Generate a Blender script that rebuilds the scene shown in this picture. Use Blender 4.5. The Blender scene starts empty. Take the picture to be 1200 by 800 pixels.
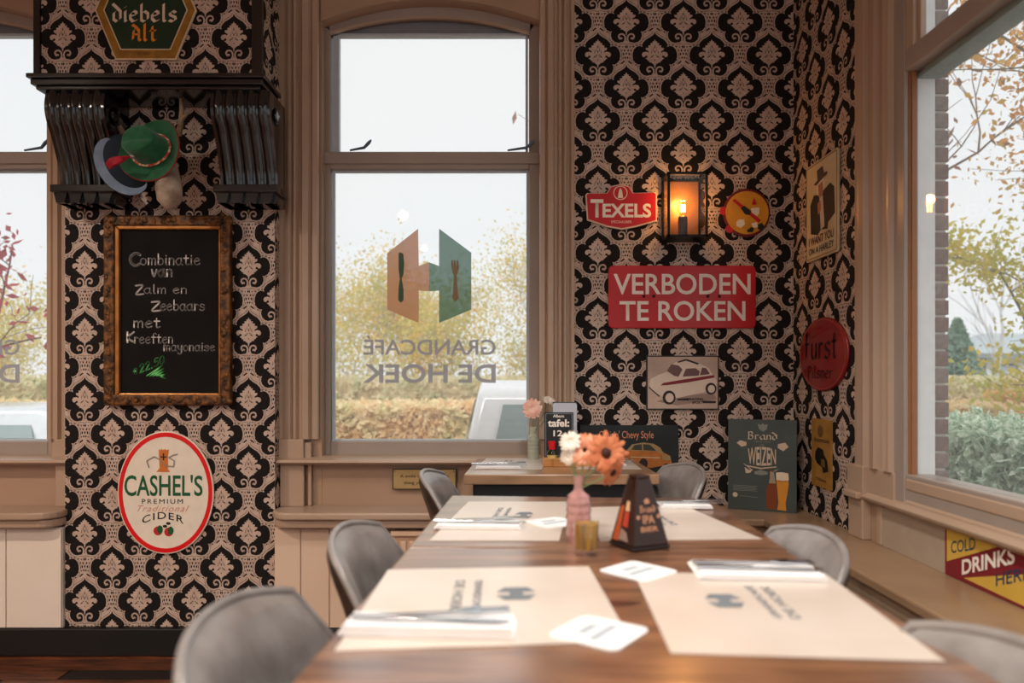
import bpy, math, random
from mathutils import Vector, Matrix, noise
random.seed(7)
SC = bpy.context.scene
COL = SC.collection
PI = math.pi
# ---------------- camera ----------------
H = 1.06; F = 850.0; CX = 597.0; CY = 444.0        # focal length and vanishing point on a 1200x800 frame
cam = bpy.data.cameras.new('camera'); camo = bpy.data.objects.new('camera', cam); COL.objects.link(camo)
camo.location = (0, 0, H); camo.rotation_euler = (PI/2, 0, 0)
cam.sensor_width = 36; cam.lens = F/1200*36; cam.clip_start = 0.02; cam.clip_end = 400
cam.shift_x = (600-CX)/1200; cam.shift_y = (CY-400)/1200
cam.dof.use_dof = True; cam.dof.focus_distance = 2.85; cam.dof.aperture_fstop = 2.4
SC.camera = camo
# ---------------- sky ----------------
w = bpy.data.worlds.new('overcast'); SC.world = w; w.use_nodes = True
nt = w.node_tree; nt.nodes.clear()
wo = nt.nodes.new('ShaderNodeOutputWorld'); bg = nt.nodes.new('ShaderNodeBackground')
nz = nt.nodes.new('ShaderNodeTexNoise'); nz.inputs['Scale'].default_value = 1.3; nz.inputs['Detail'].default_value = 3
tc = nt.nodes.new('ShaderNodeTexCoord'); rp = nt.nodes.new('ShaderNodeValToRGB')
rp.color_ramp.elements[0].position = .3; rp.color_ramp.elements[0].color = (.93, .96, 1, 1)
rp.color_ramp.elements[1].position = .7; rp.color_ramp.elements[1].color = (1, 1, 1, 1)
nt.links.new(tc.outputs['Generated'], nz.inputs['Vector']); nt.links.new(nz.outputs['Fac'], rp.inputs['Fac'])
nt.links.new(rp.outputs['Color'], bg.inputs['Color']); nt.links.new(bg.outputs[0], wo.inputs[0])
bg.inputs['Strength'].default_value = .9
# ---------------- soft sun added to brighten the hedges and cars outside, from behind the building ----------------
sl_ = bpy.data.lights.new('sun_through_cloud', 'SUN'); sl_.energy = 2.4; sl_.angle = math.radians(35); sl_.color = (1, .97, .92)
so = bpy.data.objects.new('sun_through_cloud', sl_); COL.objects.link(so); so.rotation_euler = Vector((.32, .70, -.80)).to_track_quat('-Z', 'Y').to_euler()
# ---------------- lights ----------------
def area(name, loc, rot, sx, sy, power, color, portal=False):
    l = bpy.data.lights.new(name, 'AREA'); l.shape = 'RECTANGLE'; l.size = sx; l.size_y = sy
    l.energy = power; l.color = color
    o = bpy.data.objects.new(name, l); COL.objects.link(o); o.location = loc; o.rotation_euler = rot
    if portal: l.cycles.is_portal = True
    return o
LAMPS = [(-2.5, .9), (-1.0, -.9), (-2.9, -1.8), (-1.0, -2.6)]
TABLE_FILLS = [(.2, .62, 2.3), (.17, 1.5, 2.35)]; TABLE_FILL_POWER = 52  # added fill over the long table, no such lamps in view
LAMP_POWER = 34; LAMP_COL = (1.0, .83, .69)
area('window_portal', (-.31, 3.2, 1.75), (-PI/2, 0, 0), .9, 2.2, 1, (1, 1, 1), True)
area('window_portal', (-2.26, 3.2, 1.75), (-PI/2, 0, 0), .9, 2.2, 1, (1, 1, 1), True)
area('window_portal', (1.45, .8, 1.9), (0, PI/2, 0), 2.6, 2.4, 1, (1, 1, 1), True)
area('window_portal', (1.45, -2.2, 1.9), (0, PI/2, 0), 2.6, 2.2, 1, (1, 1, 1), True)
area('window_portal', (-1.2, -4.05, 1.6), (PI/2, 0, 0), 4.4, 2.4, 1, (1, 1, 1), True)
# ---------------- exposure ----------------
SC.view_settings.view_transform = 'Standard'; SC.view_settings.look = 'None'
SC.view_settings.exposure = 0.17; SC.view_settings.gamma = 1.0; SC.view_settings.use_curve_mapping = False
cy = SC.cycles
cy.use_denoising = True; cy.max_bounces = 8; cy.diffuse_bounces = 4; cy.glossy_bounces = 4
cy.transmission_bounces = 8; cy.transparent_max_bounces = 16; cy.caustics_reflective = False; cy.caustics_refractive = False
cy.sample_clamp_indirect = 6
# ---------------- helpers ----------------
def P(px, py, D): return Vector(((px-CX)/F*D, D, H-(py-CY)/F*D))
def X(px, D): return (px-CX)/F*D
def Z(py, D): return H-(py-CY)/F*D
def TB(px, py, z=.75):
    D = (H-z)*F/(py-CY); return Vector(((px-CX)/F*D, D, z))
def lin(c): c /= 255; return c/12.92 if c <= .04045 else ((c+.055)/1.055)**2.4
def rgb(t):
    if isinstance(t, str): t = [int(t[i:i+2], 16) for i in (0, 2, 4)]
    return (lin(t[0]), lin(t[1]), lin(t[2]), 1)
MC = {}
def mat(name, color, rough=.5, metal=0, c2=None, scale=20, bump=0, bscale=60, spec=.5, stretch=None, coat=0, coat_ior=1.5, sheen=0, trans=0, detail=4, emis=0, coords='Object', ramp=(.35, .65), ior=1.45, crough=.1):
    if name in MC: return MC[name]
    m = bpy.data.materials.new(name); m.use_nodes = True; MC[name] = m
    n = m.node_tree; b = n.nodes['Principled BSDF']; L = n.links.new
    b.inputs['Base Color'].default_value = rgb(color); b.inputs['Roughness'].default_value = rough
    b.inputs['Metallic'].default_value = metal; b.inputs['Specular IOR Level'].default_value = spec
    b.inputs['Coat Weight'].default_value = coat; b.inputs['Coat IOR'].default_value = coat_ior; b.inputs['Coat Roughness'].default_value = crough
    b.inputs['Sheen Weight'].default_value = sheen; b.inputs['Transmission Weight'].default_value = trans; b.inputs['IOR'].default_value = ior
    if emis: b.inputs['Emission Color'].default_value = rgb(color); b.inputs['Emission Strength'].default_value = emis
    t = n.nodes.new('ShaderNodeTexCoord'); src = t.outputs[coords]
    if stretch:
        mp = n.nodes.new('ShaderNodeMapping'); mp.inputs['Scale'].default_value = stretch
        L(src, mp.inputs['Vector']); src = mp.outputs['Vector']
    nz = n.nodes.new('ShaderNodeTexNoise'); nz.inputs['Scale'].default_value = scale; nz.inputs['Detail'].default_value = detail
    L(src, nz.inputs['Vector'])
    r = n.nodes.new('ShaderNodeValToRGB'); L(nz.outputs['Fac'], r.inputs['Fac'])
    r.color_ramp.elements[0].position = ramp[0]; r.color_ramp.elements[1].position = ramp[1]
    c1 = rgb(color); cc = rgb(c2) if c2 else tuple(min(1, v*.93) for v in c1[:3])+(1,)
    r.color_ramp.elements[0].color = cc; r.color_ramp.elements[1].color = c1
    L(r.outputs['Color'], b.inputs['Base Color'])
    if bump:
        n2 = n.nodes.new('ShaderNodeTexNoise'); n2.inputs['Scale'].default_value = bscale; n2.inputs['Detail'].default_value = 5
        L(src, n2.inputs['Vector'])
        bp = n.nodes.new('ShaderNodeBump'); bp.inputs['Strength'].default_value = bump; bp.inputs['Distance'].default_value = .004
        L(n2.outputs['Fac'], bp.inputs['Height']); L(bp.outputs['Normal'], b.inputs['Normal'])
    return m
def glass_mat(name, color=(1, 1, 1), base=.0, gloss=1.0, haze=0):
    if name in MC: return MC[name]
    m = bpy.data.materials.new(name); m.use_nodes = True; MC[name] = m
    n = m.node_tree; n.nodes.clear(); L = n.links.new
    o = n.nodes.new('ShaderNodeOutputMaterial'); tr = n.nodes.new('ShaderNodeBsdfTransparent'); gl = n.nodes.new('ShaderNodeBsdfGlossy')
    gl.inputs['Roughness'].default_value = .02; tr.inputs['Color'].default_value = (*color, 1)
    fr = n.nodes.new('ShaderNodeFresnel'); fr.inputs['IOR'].default_value = 1.45
    mx = n.nodes.new('ShaderNodeMixShader'); ma = n.nodes.new('ShaderNodeMath'); ma.operation = 'MULTIPLY_ADD'
    ma.inputs[1].default_value = gloss; ma.inputs[2].default_value = base
    ge = n.nodes.new('ShaderNodeNewGeometry'); iv = n.nodes.new('ShaderNodeMath'); iv.operation = 'SUBTRACT'; iv.inputs[0].default_value = 1; L(ge.outputs['Backfacing'], iv.inputs[1])
    mu = n.nodes.new('ShaderNodeMath'); mu.operation = 'MULTIPLY'; L(ma.outputs[0], mu.inputs[0]); L(iv.outputs[0], mu.inputs[1])
    L(fr.outputs[0], ma.inputs[0]); L(mu.outputs[0], mx.inputs['Fac']); L(gl.outputs[0], mx.inputs[2])
    if haze:                                      # milky veil that imitates the overexposed glow of the outdoors
        tl = n.nodes.new('ShaderNodeBsdfTranslucent'); tl.inputs['Color'].default_value = (1, 1, 1, 1); hm = n.nodes.new('ShaderNodeMixShader'); hm.inputs['Fac'].default_value = haze
        L(tr.outputs[0], hm.inputs[1]); L(tl.outputs[0], hm.inputs[2]); L(hm.outputs[0], mx.inputs[1])
    else: L(tr.outputs[0], mx.inputs[1])
    L(mx.outputs[0], o.inputs[0])
    return m
def film_mat(name, color, opacity=.8):
    if name in MC: return MC[name]
    m = bpy.data.materials.new(name); m.use_nodes = True; MC[name] = m
    n = m.node_tree; n.nodes.clear(); L = n.links.new
    o = n.nodes.new('ShaderNodeOutputMaterial'); tr = n.nodes.new('ShaderNodeBsdfTransparent')
    d = n.nodes.new('ShaderNodeBsdfDiffuse'); tl = n.nodes.new('ShaderNodeBsdfTranslucent')
    d.inputs['Color'].default_value = rgb(color); tl.inputs['Color'].default_value = rgb(color)
    a = n.nodes.new('ShaderNodeMixShader'); a.inputs['Fac'].default_value = .5; L(d.outputs[0], a.inputs[1]); L(tl.outputs[0], a.inputs[2])
    mx = n.nodes.new('ShaderNodeMixShader'); mx.inputs['Fac'].default_value = opacity
    L(tr.outputs[0], mx.inputs[1]); L(a.outputs[0], mx.inputs[2]); L(mx.outputs[0], o.inputs[0])
    return m
def leaf_mat(name, cols, scale=6):
    if name in MC: return MC[name]
    m = bpy.data.materials.new(name); m.use_nodes = True; MC[name] = m
    n = m.node_tree; n.nodes.clear(); L = n.links.new
    o = n.nodes.new('ShaderNodeOutputMaterial'); d = n.nodes.new('ShaderNodeBsdfDiffuse'); tl = n.nodes.new('ShaderNodeBsdfTranslucent')
    a = n.nodes.new('ShaderNodeMixShader'); a.inputs['Fac'].default_value = .5
    t = n.nodes.new('ShaderNodeTexCoord'); nz = n.nodes.new('ShaderNodeTexNoise'); nz.inputs['Scale'].default_value = scale; nz.inputs['Detail'].default_value = 8
    r = n.nodes.new('ShaderNodeValToRGB'); el = r.color_ramp.elements
    L(t.outputs['Object'], nz.inputs['Vector']); L(nz.outputs['Fac'], r.inputs['Fac'])
    while len(el) < len(cols): el.new(.5)
    for i, c in enumerate(cols): el[i].position = .3+.4*i/max(1, len(cols)-1); el[i].color = rgb(c)
    L(r.outputs[0], d.inputs['Color']); L(r.outputs[0], tl.inputs['Color'])
    L(d.outputs[0], a.inputs[1]); L(tl.outputs[0], a.inputs[2]); L(a.outputs[0], o.inputs[0])
    return m

def tag(o, label=None, cat=None, group=None, kind=None):
    if label: o['label'] = label
    if cat: o['category'] = cat
    if group: o['group'] = group
    if kind: o['kind'] = kind
    return o
def thing(name, label, cat, loc=(0, 0, 0), rz=0, group=None, rot=None):
    o = bpy.data.objects.new(name, None); COL.objects.link(o); o.empty_display_size = .05
    o.location = loc; o.rotation_euler = rot if rot else (0, 0, rz)
    return tag(o, label, cat, group)
class G:
    def __init__(s): s.v = []; s.f = []; s.m = []
    def add(s, vs, fs, m=0):
        b = len(s.v); s.v += [tuple(p) for p in vs]
        for f in fs: s.f.append(tuple(b+i for i in f)); s.m.append(m)
        return s
    def box(s, x0, x1, y0, y1, z0, z1, m=0):
        return s.add([(x0, y0, z0), (x1, y0, z0), (x1, y1, z0), (x0, y1, z0), (x0, y0, z1), (x1, y0, z1), (x1, y1, z1), (x0, y1, z1)],
              [(0, 3, 2, 1), (4, 5, 6, 7), (0, 1, 5, 4), (1, 2, 6, 5), (2, 3, 7, 6), (3, 0, 4, 7)], m)
    def xz(s, pts, y0, y1, m=0, back=True):          # outline in x,z (counter-clockwise seen from -y) extruded from y0 (front) to y1
        n = len(pts); vs = [(x, y0, z) for x, z in pts]+[(x, y1, z) for x, z in pts]
        fs = [tuple(range(n))]+([tuple(range(2*n-1, n-1, -1))] if back else [])
        fs += [(i, n+i, n+(i+1) % n, (i+1) % n) for i in range(n)]
        return s.add(vs, fs, m)
    def flat(s, pts, y, m=0): return s.add([(x, y, z) for x, z in pts], [tuple(range(len(pts)))], m)
    def xy(s, pts, z0, z1, m=0):
        n = len(pts); vs = [(x, y, z0) for x, y in pts]+[(x, y, z1) for x, y in pts]
        return s.add(vs, [tuple(range(n-1, -1, -1)), tuple(range(n, 2*n))]+[(i, (i+1) % n, n+(i+1) % n, n+i) for i in range(n)], m)
    def yz(s, pts, x0, x1, m=0):
        n = len(pts); vs = [(x0, y, z) for y, z in pts]+[(x1, y, z) for y, z in pts]
        return s.add(vs, [tuple(range(n-1, -1, -1)), tuple(range(n, 2*n))]+[(i, (i+1) % n, n+(i+1) % n, n+i) for i in range(n)], m)
    def tube(s, pts, r, n=8, m=0, cap=True):
        pts = [Vector(p) for p in pts]; rs = r if isinstance(r, (list, tuple)) else [r]*len(pts)
        vs = []; fs = []; up = None
        for i, p in enumerate(pts):
            d = (pts[min(i+1, len(pts)-1)]-pts[max(i-1, 0)]); d = d.normalized() if d.length > 1e-9 else Vector((0, 0, 1))
            if up is None: up = Vector((0, 0, 1)) if abs(d.z) < .9 else Vector((1, 0, 0))
            a = d.cross(up); a = a.normalized() if a.length > 1e-6 else d.orthogonal().normalized(); b = a.cross(d); up = b
            for k in range(n):
                t = 2*PI*k/n; vs.append(p+(a*math.cos(t)+b*math.sin(t))*rs[i])
        for i in range(len(pts)-1):
            for k in range(n): fs.append((i*n+k, i*n+(k+1) % n, (i+1)*n+(k+1) % n, (i+1)*n+k))
        if cap: fs += [tuple(range(n-1, -1, -1)), tuple(range((len(pts)-1)*n, len(pts)*n))]
        return s.add(vs, fs, m)
    def lathe(s, prof, c=(0, 0, 0), n=24, m=0, sy=1, ripple=0, rn=0):
        vs = []; fs = []
        for r, z in prof:
            for k in range(n):
                t = 2*PI*k/n; rr = r*(1+ripple*math.cos(rn*t)) if ripple else r
                vs.append((c[0]+rr*math.cos(t), c[1]+rr*math.sin(t)*sy, c[2]+z))
        for i in range(len(prof)-1):
            for k in range(n): fs.append((i*n+k, i*n+(k+1) % n, (i+1)*n+(k+1) % n, (i+1)*n+k))
        if prof[0][0] > 1e-6: fs.append(tuple(range(n-1, -1, -1)))
        if prof[-1][0] > 1e-6: fs.append(tuple(range((len(prof)-1)*n, len(prof)*n)))
        return s.add(vs, fs, m)
    def ball(s, c, r, n=12, m=0):
        if not isinstance(r, (tuple, list)): r = (r, r, r)
        vs = []; fs = []; k2 = n//2
        for i in range(k2+1):
            a = PI*i/k2-PI/2
            for k in range(n):
                t = 2*PI*k/n; vs.append((c[0]+r[0]*math.cos(a)*math.cos(t), c[1]+r[1]*math.cos(a)*math.sin(t), c[2]+r[2]*math.sin(a)))
        for i in range(k2):
            for k in range(n): fs.append((i*n+k, i*n+(k+1) % n, (i+1)*n+(k+1) % n, (i+1)*n+k))
        return s.add(vs, fs, m)
    def grid(s, fn, nu, nv, m=0):
        vs = [fn(i/nu, j/nv) for j in range(nv+1) for i in range(nu+1)]; q = nu+1
        return s.add(vs, [(j*q+i, j*q+i+1, (j+1)*q+i+1, (j+1)*q+i) for j in range(nv) for i in range(nu)], m)
    def build(s, name, mats, parent=None, loc=None, rz=0, smooth=False, bevel=0, rot=None, sharp=40, seg=2, kind=None, mw=None):
        me = bpy.data.meshes.new(name); me.from_pydata(s.v, [], s.f)
        for mm in (mats if isinstance(mats, (list, tuple)) else [mats]): me.materials.append(mm)
        me.polygons.foreach_set('material_index', s.m); me.update()
        if smooth:
            me.polygons.foreach_set('use_smooth', [True]*len(me.polygons)); me.set_sharp_from_angle(angle=math.radians(sharp))
        o = bpy.data.objects.new(name, me); COL.objects.link(o)
        if mw: o.matrix_world = mw
        if loc is not None: o.location = loc
        if rot: o.rotation_euler = rot
        elif rz: o.rotation_euler = (0, 0, rz)
        if parent: o.parent = parent
        if bevel:
            b = o.modifiers.new('bevel', 'BEVEL'); b.width = bevel; b.segments = seg; b.limit_method = 'ANGLE'; b.angle_limit = math.radians(35)
        if kind: o['kind'] = kind
        return o
def struct(g, name, mats, parent=None, **k):
    o = g.build(name, mats, parent, **k)
    if not parent: o['kind'] = 'structure'
    return o
def circle(cx, cz, r, n=24, rz=None, a0=0, a1=2*PI):
    rz = rz or r
    full = abs(a1-a0-2*PI) < 1e-6
    return [(cx+r*math.cos(a0+(a1-a0)*i/(n if full else n-1)), cz+rz*math.sin(a0+(a1-a0)*i/(n if full else n-1))) for i in range(n)]
def rrect(x0, z0, x1, z1, r, n=5):
    out = []
    for cx, cz, a in ((x1-r, z0+r, -PI/2), (x1-r, z1-r, 0), (x0+r, z1-r, PI/2), (x0+r, z0+r, PI)):
        out += [(cx+r*math.cos(a+PI/2*i/n), cz+r*math.sin(a+PI/2*i/n)) for i in range(n+1)]
    return out
def ring_pts(g, outer, inner, y0, y1, m=0):          # frame between two outlines with equal point counts
    n = len(outer); vs = [(x, y0, z) for x, z in outer]+[(x, y0, z) for x, z in inner]+[(x, y1, z) for x, z in outer]+[(x, y1, z) for x, z in inner]
    fs = []
    for i in range(n):
        j = (i+1) % n
        fs += [(i, j, n+j, n+i), (i, 2*n+i, 2*n+j, j), (n+i, n+j, 3*n+j, 3*n+i), (2*n+i, 3*n+i, 3*n+j, 2*n+j)]
    g.add(vs, fs, m)
def text(s, box, y, m, parent, name='lettering', bold=0, shear=0, mirror=False, warp=None, depth=.0004, space=1.0, flip=False):
    """flat lettering fitted to box (x0,z0,x1,z1) in the parent's x,z plane, facing -y"""
    c = bpy.data.curves.new('t', 'FONT'); c.body = s; c.offset = bold; c.shear = shear; c.resolution_u = 4; c.space_character = space
    to = bpy.data.objects.new('t', c); COL.objects.link(to)
    dg = bpy.context.evaluated_depsgraph_get(); dg.update()
    me = bpy.data.meshes.new_from_object(to.evaluated_get(dg)); bpy.data.objects.remove(to); bpy.data.curves.remove(c)
    xs = [v.co.x for v in me.vertices]; ys = [v.co.y for v in me.vertices]
    ax, bx, ay, by = min(xs), max(xs), min(ys), max(ys)
    x0, z0, x1, z1 = box
    for v in me.vertices:
        u = (v.co.x-ax)/(bx-ax); t = (v.co.y-ay)/(by-ay)
        if mirror: u = 1-u
        px, pz = x0+(x1-x0)*u, z0+(z1-z0)*t
        if warp: px, pz = warp(px, pz, u, t)
        v.co = (px, y, pz)
    me.materials.clear(); me.materials.append(m); me.name = name
    o = bpy.data.objects.new(name, me); COL.objects.link(o); o.parent = parent
    return o
GLY = {
 'a': (.55, "45,52 25,60 5,42 4,20 18,0 35,6 45,25;45,60 45,10 55,0"), 'b': (.5, "8,100 8,5;8,40 25,60 45,45 45,15 25,0 8,8"),
 'c': (.48, "45,50 25,60 5,42 5,18 20,0 45,10"), 'd': (.5, "0,96 22,78 44,60 44,16 26,0 6,14 6,44 26,58 44,50"),
 'D': (.5, "2,100 24,80 46,58 46,16 26,0 8,12 8,50 24,60"),
 'e': (.48, "6,30 42,40 38,55 24,60 6,42 6,16 22,0 45,10"), 'f': (.42, "45,92 32,100 20,85 20,0;2,60 40,60"),
 'i': (.2, "10,60 10,6 16,0;10,80 11,83"), 'k': (.5, "8,100 8,0;42,60 10,28 44,0"), 'l': (.24, "10,100 10,8 20,0"),
 'm': (.66, "6,60 6,0;6,40 20,60 32,48 32,0;32,40 48,60 60,48 60,0"), 'n': (.46, "6,60 6,0;6,40 22,60 40,48 40,0"),
 'o': (.5, "25,60 6,45 6,15 25,0 44,15 44,45 25,60"), 'p': (.5, "8,64 8,-35;8,42 25,60 44,45 44,15 25,0 8,10"),
 'r': (.4, "8,60 8,0;8,40 22,58 38,52"), 's': (.46, "42,50 25,60 8,50 12,36 38,26 42,10 24,0 4,8"),
 't': (.4, "18,86 18,10 28,0 40,6;2,60 38,60"), 'u': (.5, "6,60 6,14 20,0 38,10 42,24;42,60 42,0"),
 'ü': (.5, "6,60 6,14 20,0 38,10 42,24;42,60 42,0;14,82 15,85;34,82 35,85"),
 'v': (.42, "4,60 20,0 40,60"), 'y': (.46, "5,60 8,25 24,14 40,30;42,60 38,-20 20,-35 4,-25"), 'z': (.46, "5,60 42,60 5,0 45,0"),
 'C': (.6, "55,85 32,100 6,70 6,30 28,0 56,14"), 'Z': (.6, "5,95 52,95 6,2 56,2"), 'K': (.6, "8,100 8,0;50,100 10,45 54,0"),
 'A': (.6, "12,96 34,80 50,60 50,10 60,0;4,0 16,10 20,60 34,78;18,38 50,38"), 'F': (.5, "45,98 24,88 18,100 18,10 4,0;4,58 42,58"), 'P': (.55, "12,100 12,-10;12,86 34,98 48,80 44,54 14,48"),
 'B': (.6, "10,100 10,4;4,94 36,98 48,78 36,56 12,54;36,56 52,36 44,6 20,0 4,10"), '2': (.5, "6,80 20,100 42,86 38,60 5,0 46,2"),
 '5': (.5, "42,98 12,98 9,58 34,60 44,30 26,0 5,8"), '0': (.5, "25,100 6,75 6,25 25,0 44,25 44,75 25,100"), '.': (.2, "8,0 9,3"),
 ' ': (.3, ""), '€': (.5, "44,80 28,92 10,70 10,26 28,4 44,14;0,56 34,56;0,40 34,40"), "'": (.15, "8,100 5,84"), 'N': (.6, "6,0 6,60 40,0 42,60"),
}
def strokes(s, box, y, m, parent, name='lettering', pen=.05, nib=None, smooth=True, slope=0, gap=.1):
    """pen-drawn lettering: round pen (chalk) or slanted broad nib (gothic letters)"""
    lines = []; cur = 0
    for ch in s:
        wd, d = GLY[ch]
        for st in d.split(';'):
            if not st: continue
            pts = [(cur+float(a)/100, float(b)/100) for a, b in (q.split(',') for q in st.split())]
            if smooth and len(pts) > 2:
                out = []
                for i in range(len(pts)-1):
                    p0, p1, p2, p3 = pts[max(i-1, 0)], pts[i], pts[i+1], pts[min(i+2, len(pts)-1)]
                    for k in range(5):
                        t = k/5
                        out.append(tuple(.5*((2*p1[j])+(-p0[j]+p2[j])*t+(2*p0[j]-5*p1[j]+4*p2[j]-p3[j])*t*t+(-p0[j]+3*p1[j]-3*p2[j]+p3[j])*t**3) for j in (0, 1)))
                out.append(pts[-1]); pts = out
            lines.append(pts)
        cur += wd+gap
    xs = [p[0] for l in lines for p in l]; zs = [p[1] for l in lines for p in l]
    ax, bx, az, bz = min(xs), max(xs), min(zs), max(zs); x0, z0, x1, z1 = box
    g = G(); hh = (z1-z0)/(bz-az); pw = pen*hh
    T = lambda p: (x0+(x1-x0)*(p[0]-ax)/(bx-ax), z0+(z1-z0)*(p[1]-az)/(bz-az)+slope*(x1-x0)*(p[0]-ax)/(bx-ax))
    for l in lines:
        l = [T(p) for p in l]
        for i, p in enumerate(l):
            if nib: g.flat([(p[0]+dx*pw, p[1]+dz*pw) for dx, dz in ((-nib[0]-.3, -nib[1]), (nib[0]-.3+.2, nib[1]-.2), (nib[0]+.3, nib[1]), (-nib[0]+.1, -nib[1]+.2))], y)
            else: g.flat(circle(p[0], p[1], pw/2, 6), y)
            if i+1 < len(l):
                q = l[i+1]
                if nib: a = (nib[0]*pw, nib[1]*pw)
                else:
                    dx, dz = q[0]-p[0], q[1]-p[1]; L_ = math.hypot(dx, dz) or 1; a = (-dz/L_*pw/2, dx/L_*pw/2)
                g.flat([(p[0]-a[0], p[1]-a[1]), (q[0]-a[0], q[1]-a[1]), (q[0]+a[0], q[1]+a[1]), (p[0]+a[0], p[1]+a[1])], y)
    return g.build(name, m, parent)
def copy_tree(o, parent=None):
    c = o.copy(); COL.objects.link(c)
    if parent: c.parent = parent; c.matrix_parent_inverse = o.matrix_parent_inverse.copy()
    for ch in list(o.children): copy_tree(ch, c)
    return c
# ---------------- materials of the setting ----------------
PAINT = mat('taupe_paint', 'AC8F79', .38, c2='A3876F', scale=3, bump=.05, bscale=30)
PAINT2 = mat('taupe_paint_satin', 'B49C88', .3, c2='AC937D', scale=3, bump=.04, bscale=30)
SALMON = mat('pale_peach_paint', 'DCC3AC', .55, c2='D3B69C', scale=2, bump=.04)
PLASTER = mat('plaster', 'D8CCBE', .8)
BLACKP = mat('black_gloss_paint', '0E0D0E', .16, c2='0B0C10', scale=8, bump=.2, bscale=14, coat=.6)
PLINTH = mat('black_plinth_paint', '0F0C0B', .5, bump=.1)
PALE = mat('wallpaper_silver', 'CBB5A6', .42, c2='B9A192', scale=30, bump=.1, bscale=300, spec=.6)
DARK = mat('wallpaper_black', '1C1817', .8, c2='161212', scale=60, bump=.2, bscale=400, spec=.25)
FRAMEG = mat('frame_grey_paint', 'A3968C', .35, c2='9A8D83', scale=4)
GLASS = glass_mat('window_glass', (.98, .99, .99), .01, .6, haze=.07)
LZ0 = .56; WALLY = 2.87; RX = 1.124; CEIL = 3.15
# ---------------- floor, ceiling, walls ----------------
FL = mat('floor_wood', '8A4E30', .24, c2='502A18', scale=5, stretch=(1.2, 9, 1), bump=.15, bscale=12, coat=.4)
FL2 = mat('floor_wood_dark', '6E3D26', .26, c2='40210F', scale=5, stretch=(1.2, 9, 1), bump=.15, bscale=12, coat=.4)
fl = struct(G().box(-4.3, 1.25, -4.05, 3.05, -.06, -.004), 'floor', mat('floor_gap', '180C07', .7))
n = 0; a = math.radians(24)                       # boards run diagonally, those near the visible corner are single boards
bm_ = {}
for r in range(16):
    for c in range(3):
        L_ = .9; key = (r+c) % 2
        x0 = -2.9+c*.92+(r % 3)*.2; y0 = 1.55+r*.092
        if x0+L_ > -.8 or y0+.09 > 2.76: continue
        if key not in bm_:
            o = G().box(0, L_, 0, .088, -.004, 0).build('floorboard', [FL, FL2][key], fl); bm_[key] = o
        else:
            o = bm_[key].copy(); COL.objects.link(o)
        o.location = (x0, y0, 0); o.parent = fl
rest = G()
rest.box(-4.3, 1.2, -4.0, 1.545, -.004, 0).box(-.85, 1.2, 1.545, 2.86, -.004, 0).box(-4.3, -2.9, 1.545, 2.86, -.004, 0).box(-2.9, -.85, 2.7, 2.86, -.004, -.001)
o = rest.build('floorboards', FL, fl); o['kind'] = 'stuff'
struct(G().box(-4.3, 1.25, -4.05, 3.05, CEIL, CEIL+.1), 'ceiling', PLASTER)
struct(G().box(-4.4, -4.3, -4.05, 3.05, 0, CEIL), 'wall_left', PLASTER)
g = G().box(-4.3, -3.6, -4.15, -4.05, 0, CEIL).box(1.0, 1.25, -4.15, -4.05, 0, CEIL).box(-3.6, 1.0, -4.15, -4.05, 0, .5).box(-3.6, 1.0, -4.15, -4.05, 2.9, CEIL).box(-1.35, -1.25, -4.15, -4.05, .5, 2.9)
struct(g, 'wall_rear', PLASTER)
# back wall behind everything
W1L, W1R = -.745, .125; DXW = -1.945
g = G()
g.box(W1R, RX+.13, WALLY, 3.05, 0, CEIL)
g.box(W1R+DXW, W1L, WALLY+.01, 3.05, 0, CEIL)
g.box(-4.3, W1L+DXW, WALLY+.01, 3.05, 0, CEIL)
for d in (0, DXW):
    g.box(W1L+d, W1R+d, WALLY+.012, 3.05, 0, .73)
    zs = Z(24, WALLY); zt = Z(-1, WALLY); xm = (W1L+W1R)/2
    arc = [(W1L+(W1R-W1L)*i/16, zs+(zt-zs)*(1-((i-8)/8)**2)) for i in range(17)]
    g.xz([(x+d, z) for x, z in arc]+[(W1R+d, CEIL), (W1L+d, CEIL)], WALLY, 3.05)
wb = struct(g, 'wall_back', PAINT)
# right wall
g = G()
g.box(RX, RX+.085, 2.06, WALLY, 0, CEIL)
g.box(RX, RX+.12, .05, 2.06, 0, .695).box(RX, RX+.12, .05, 2.06, 2.85, CEIL)
g.box(RX, RX+.12, -.9, .05, 0, CEIL).box(RX, RX+.12, -3.4, -.9, 0, .7).box(RX, RX+.12, -3.4, -.9, 2.85, CEIL).box(RX, RX+.12, -4.05, -3.4, 0, CEIL)
wr = struct(g, 'wall_right', PAINT)
# chimney breast with hood
BY = 2.80; BL, BR = -1.715, -.905
g = G().box(BL, BR, BY, WALLY+.01, 0, CEIL)
wc = struct(g, 'wall_chimney', PALE)
HY = 2.62; HZ = Z(92, HY)
hood = thing('chimney_hood', 'wallpapered chimney hood with glossy black edge trim carried by two carved consoles', 'chimney hood', (0, 0, 0))
G().box(BL+.02, BR, HY+.004, BY, HZ+.0, CEIL).build('hood_box', PALE, hood)
xr0, xr1 = X(295, HY), X(307, HY)
for a_, b_ in ((BL-.003, X(48, HY)), (xr0, xr1)): G().box(a_, b_, HY-.006, HY+.02, HZ, CEIL).build('edge_trim', BLACKP, hood, bevel=.004)
mo = G()
for z0, z1, e in ((HZ-.005, HZ+.012, .014), (HZ-.026, HZ-.005, .004), (HZ-.04, HZ-.026, -.008)):
    mo.box(BL-e-.004, xr1+e, HY-e-.01, BY-.002, z0, z1)
mo.build('hood_moulding', BLACKP, hood, bevel=.004)

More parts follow.
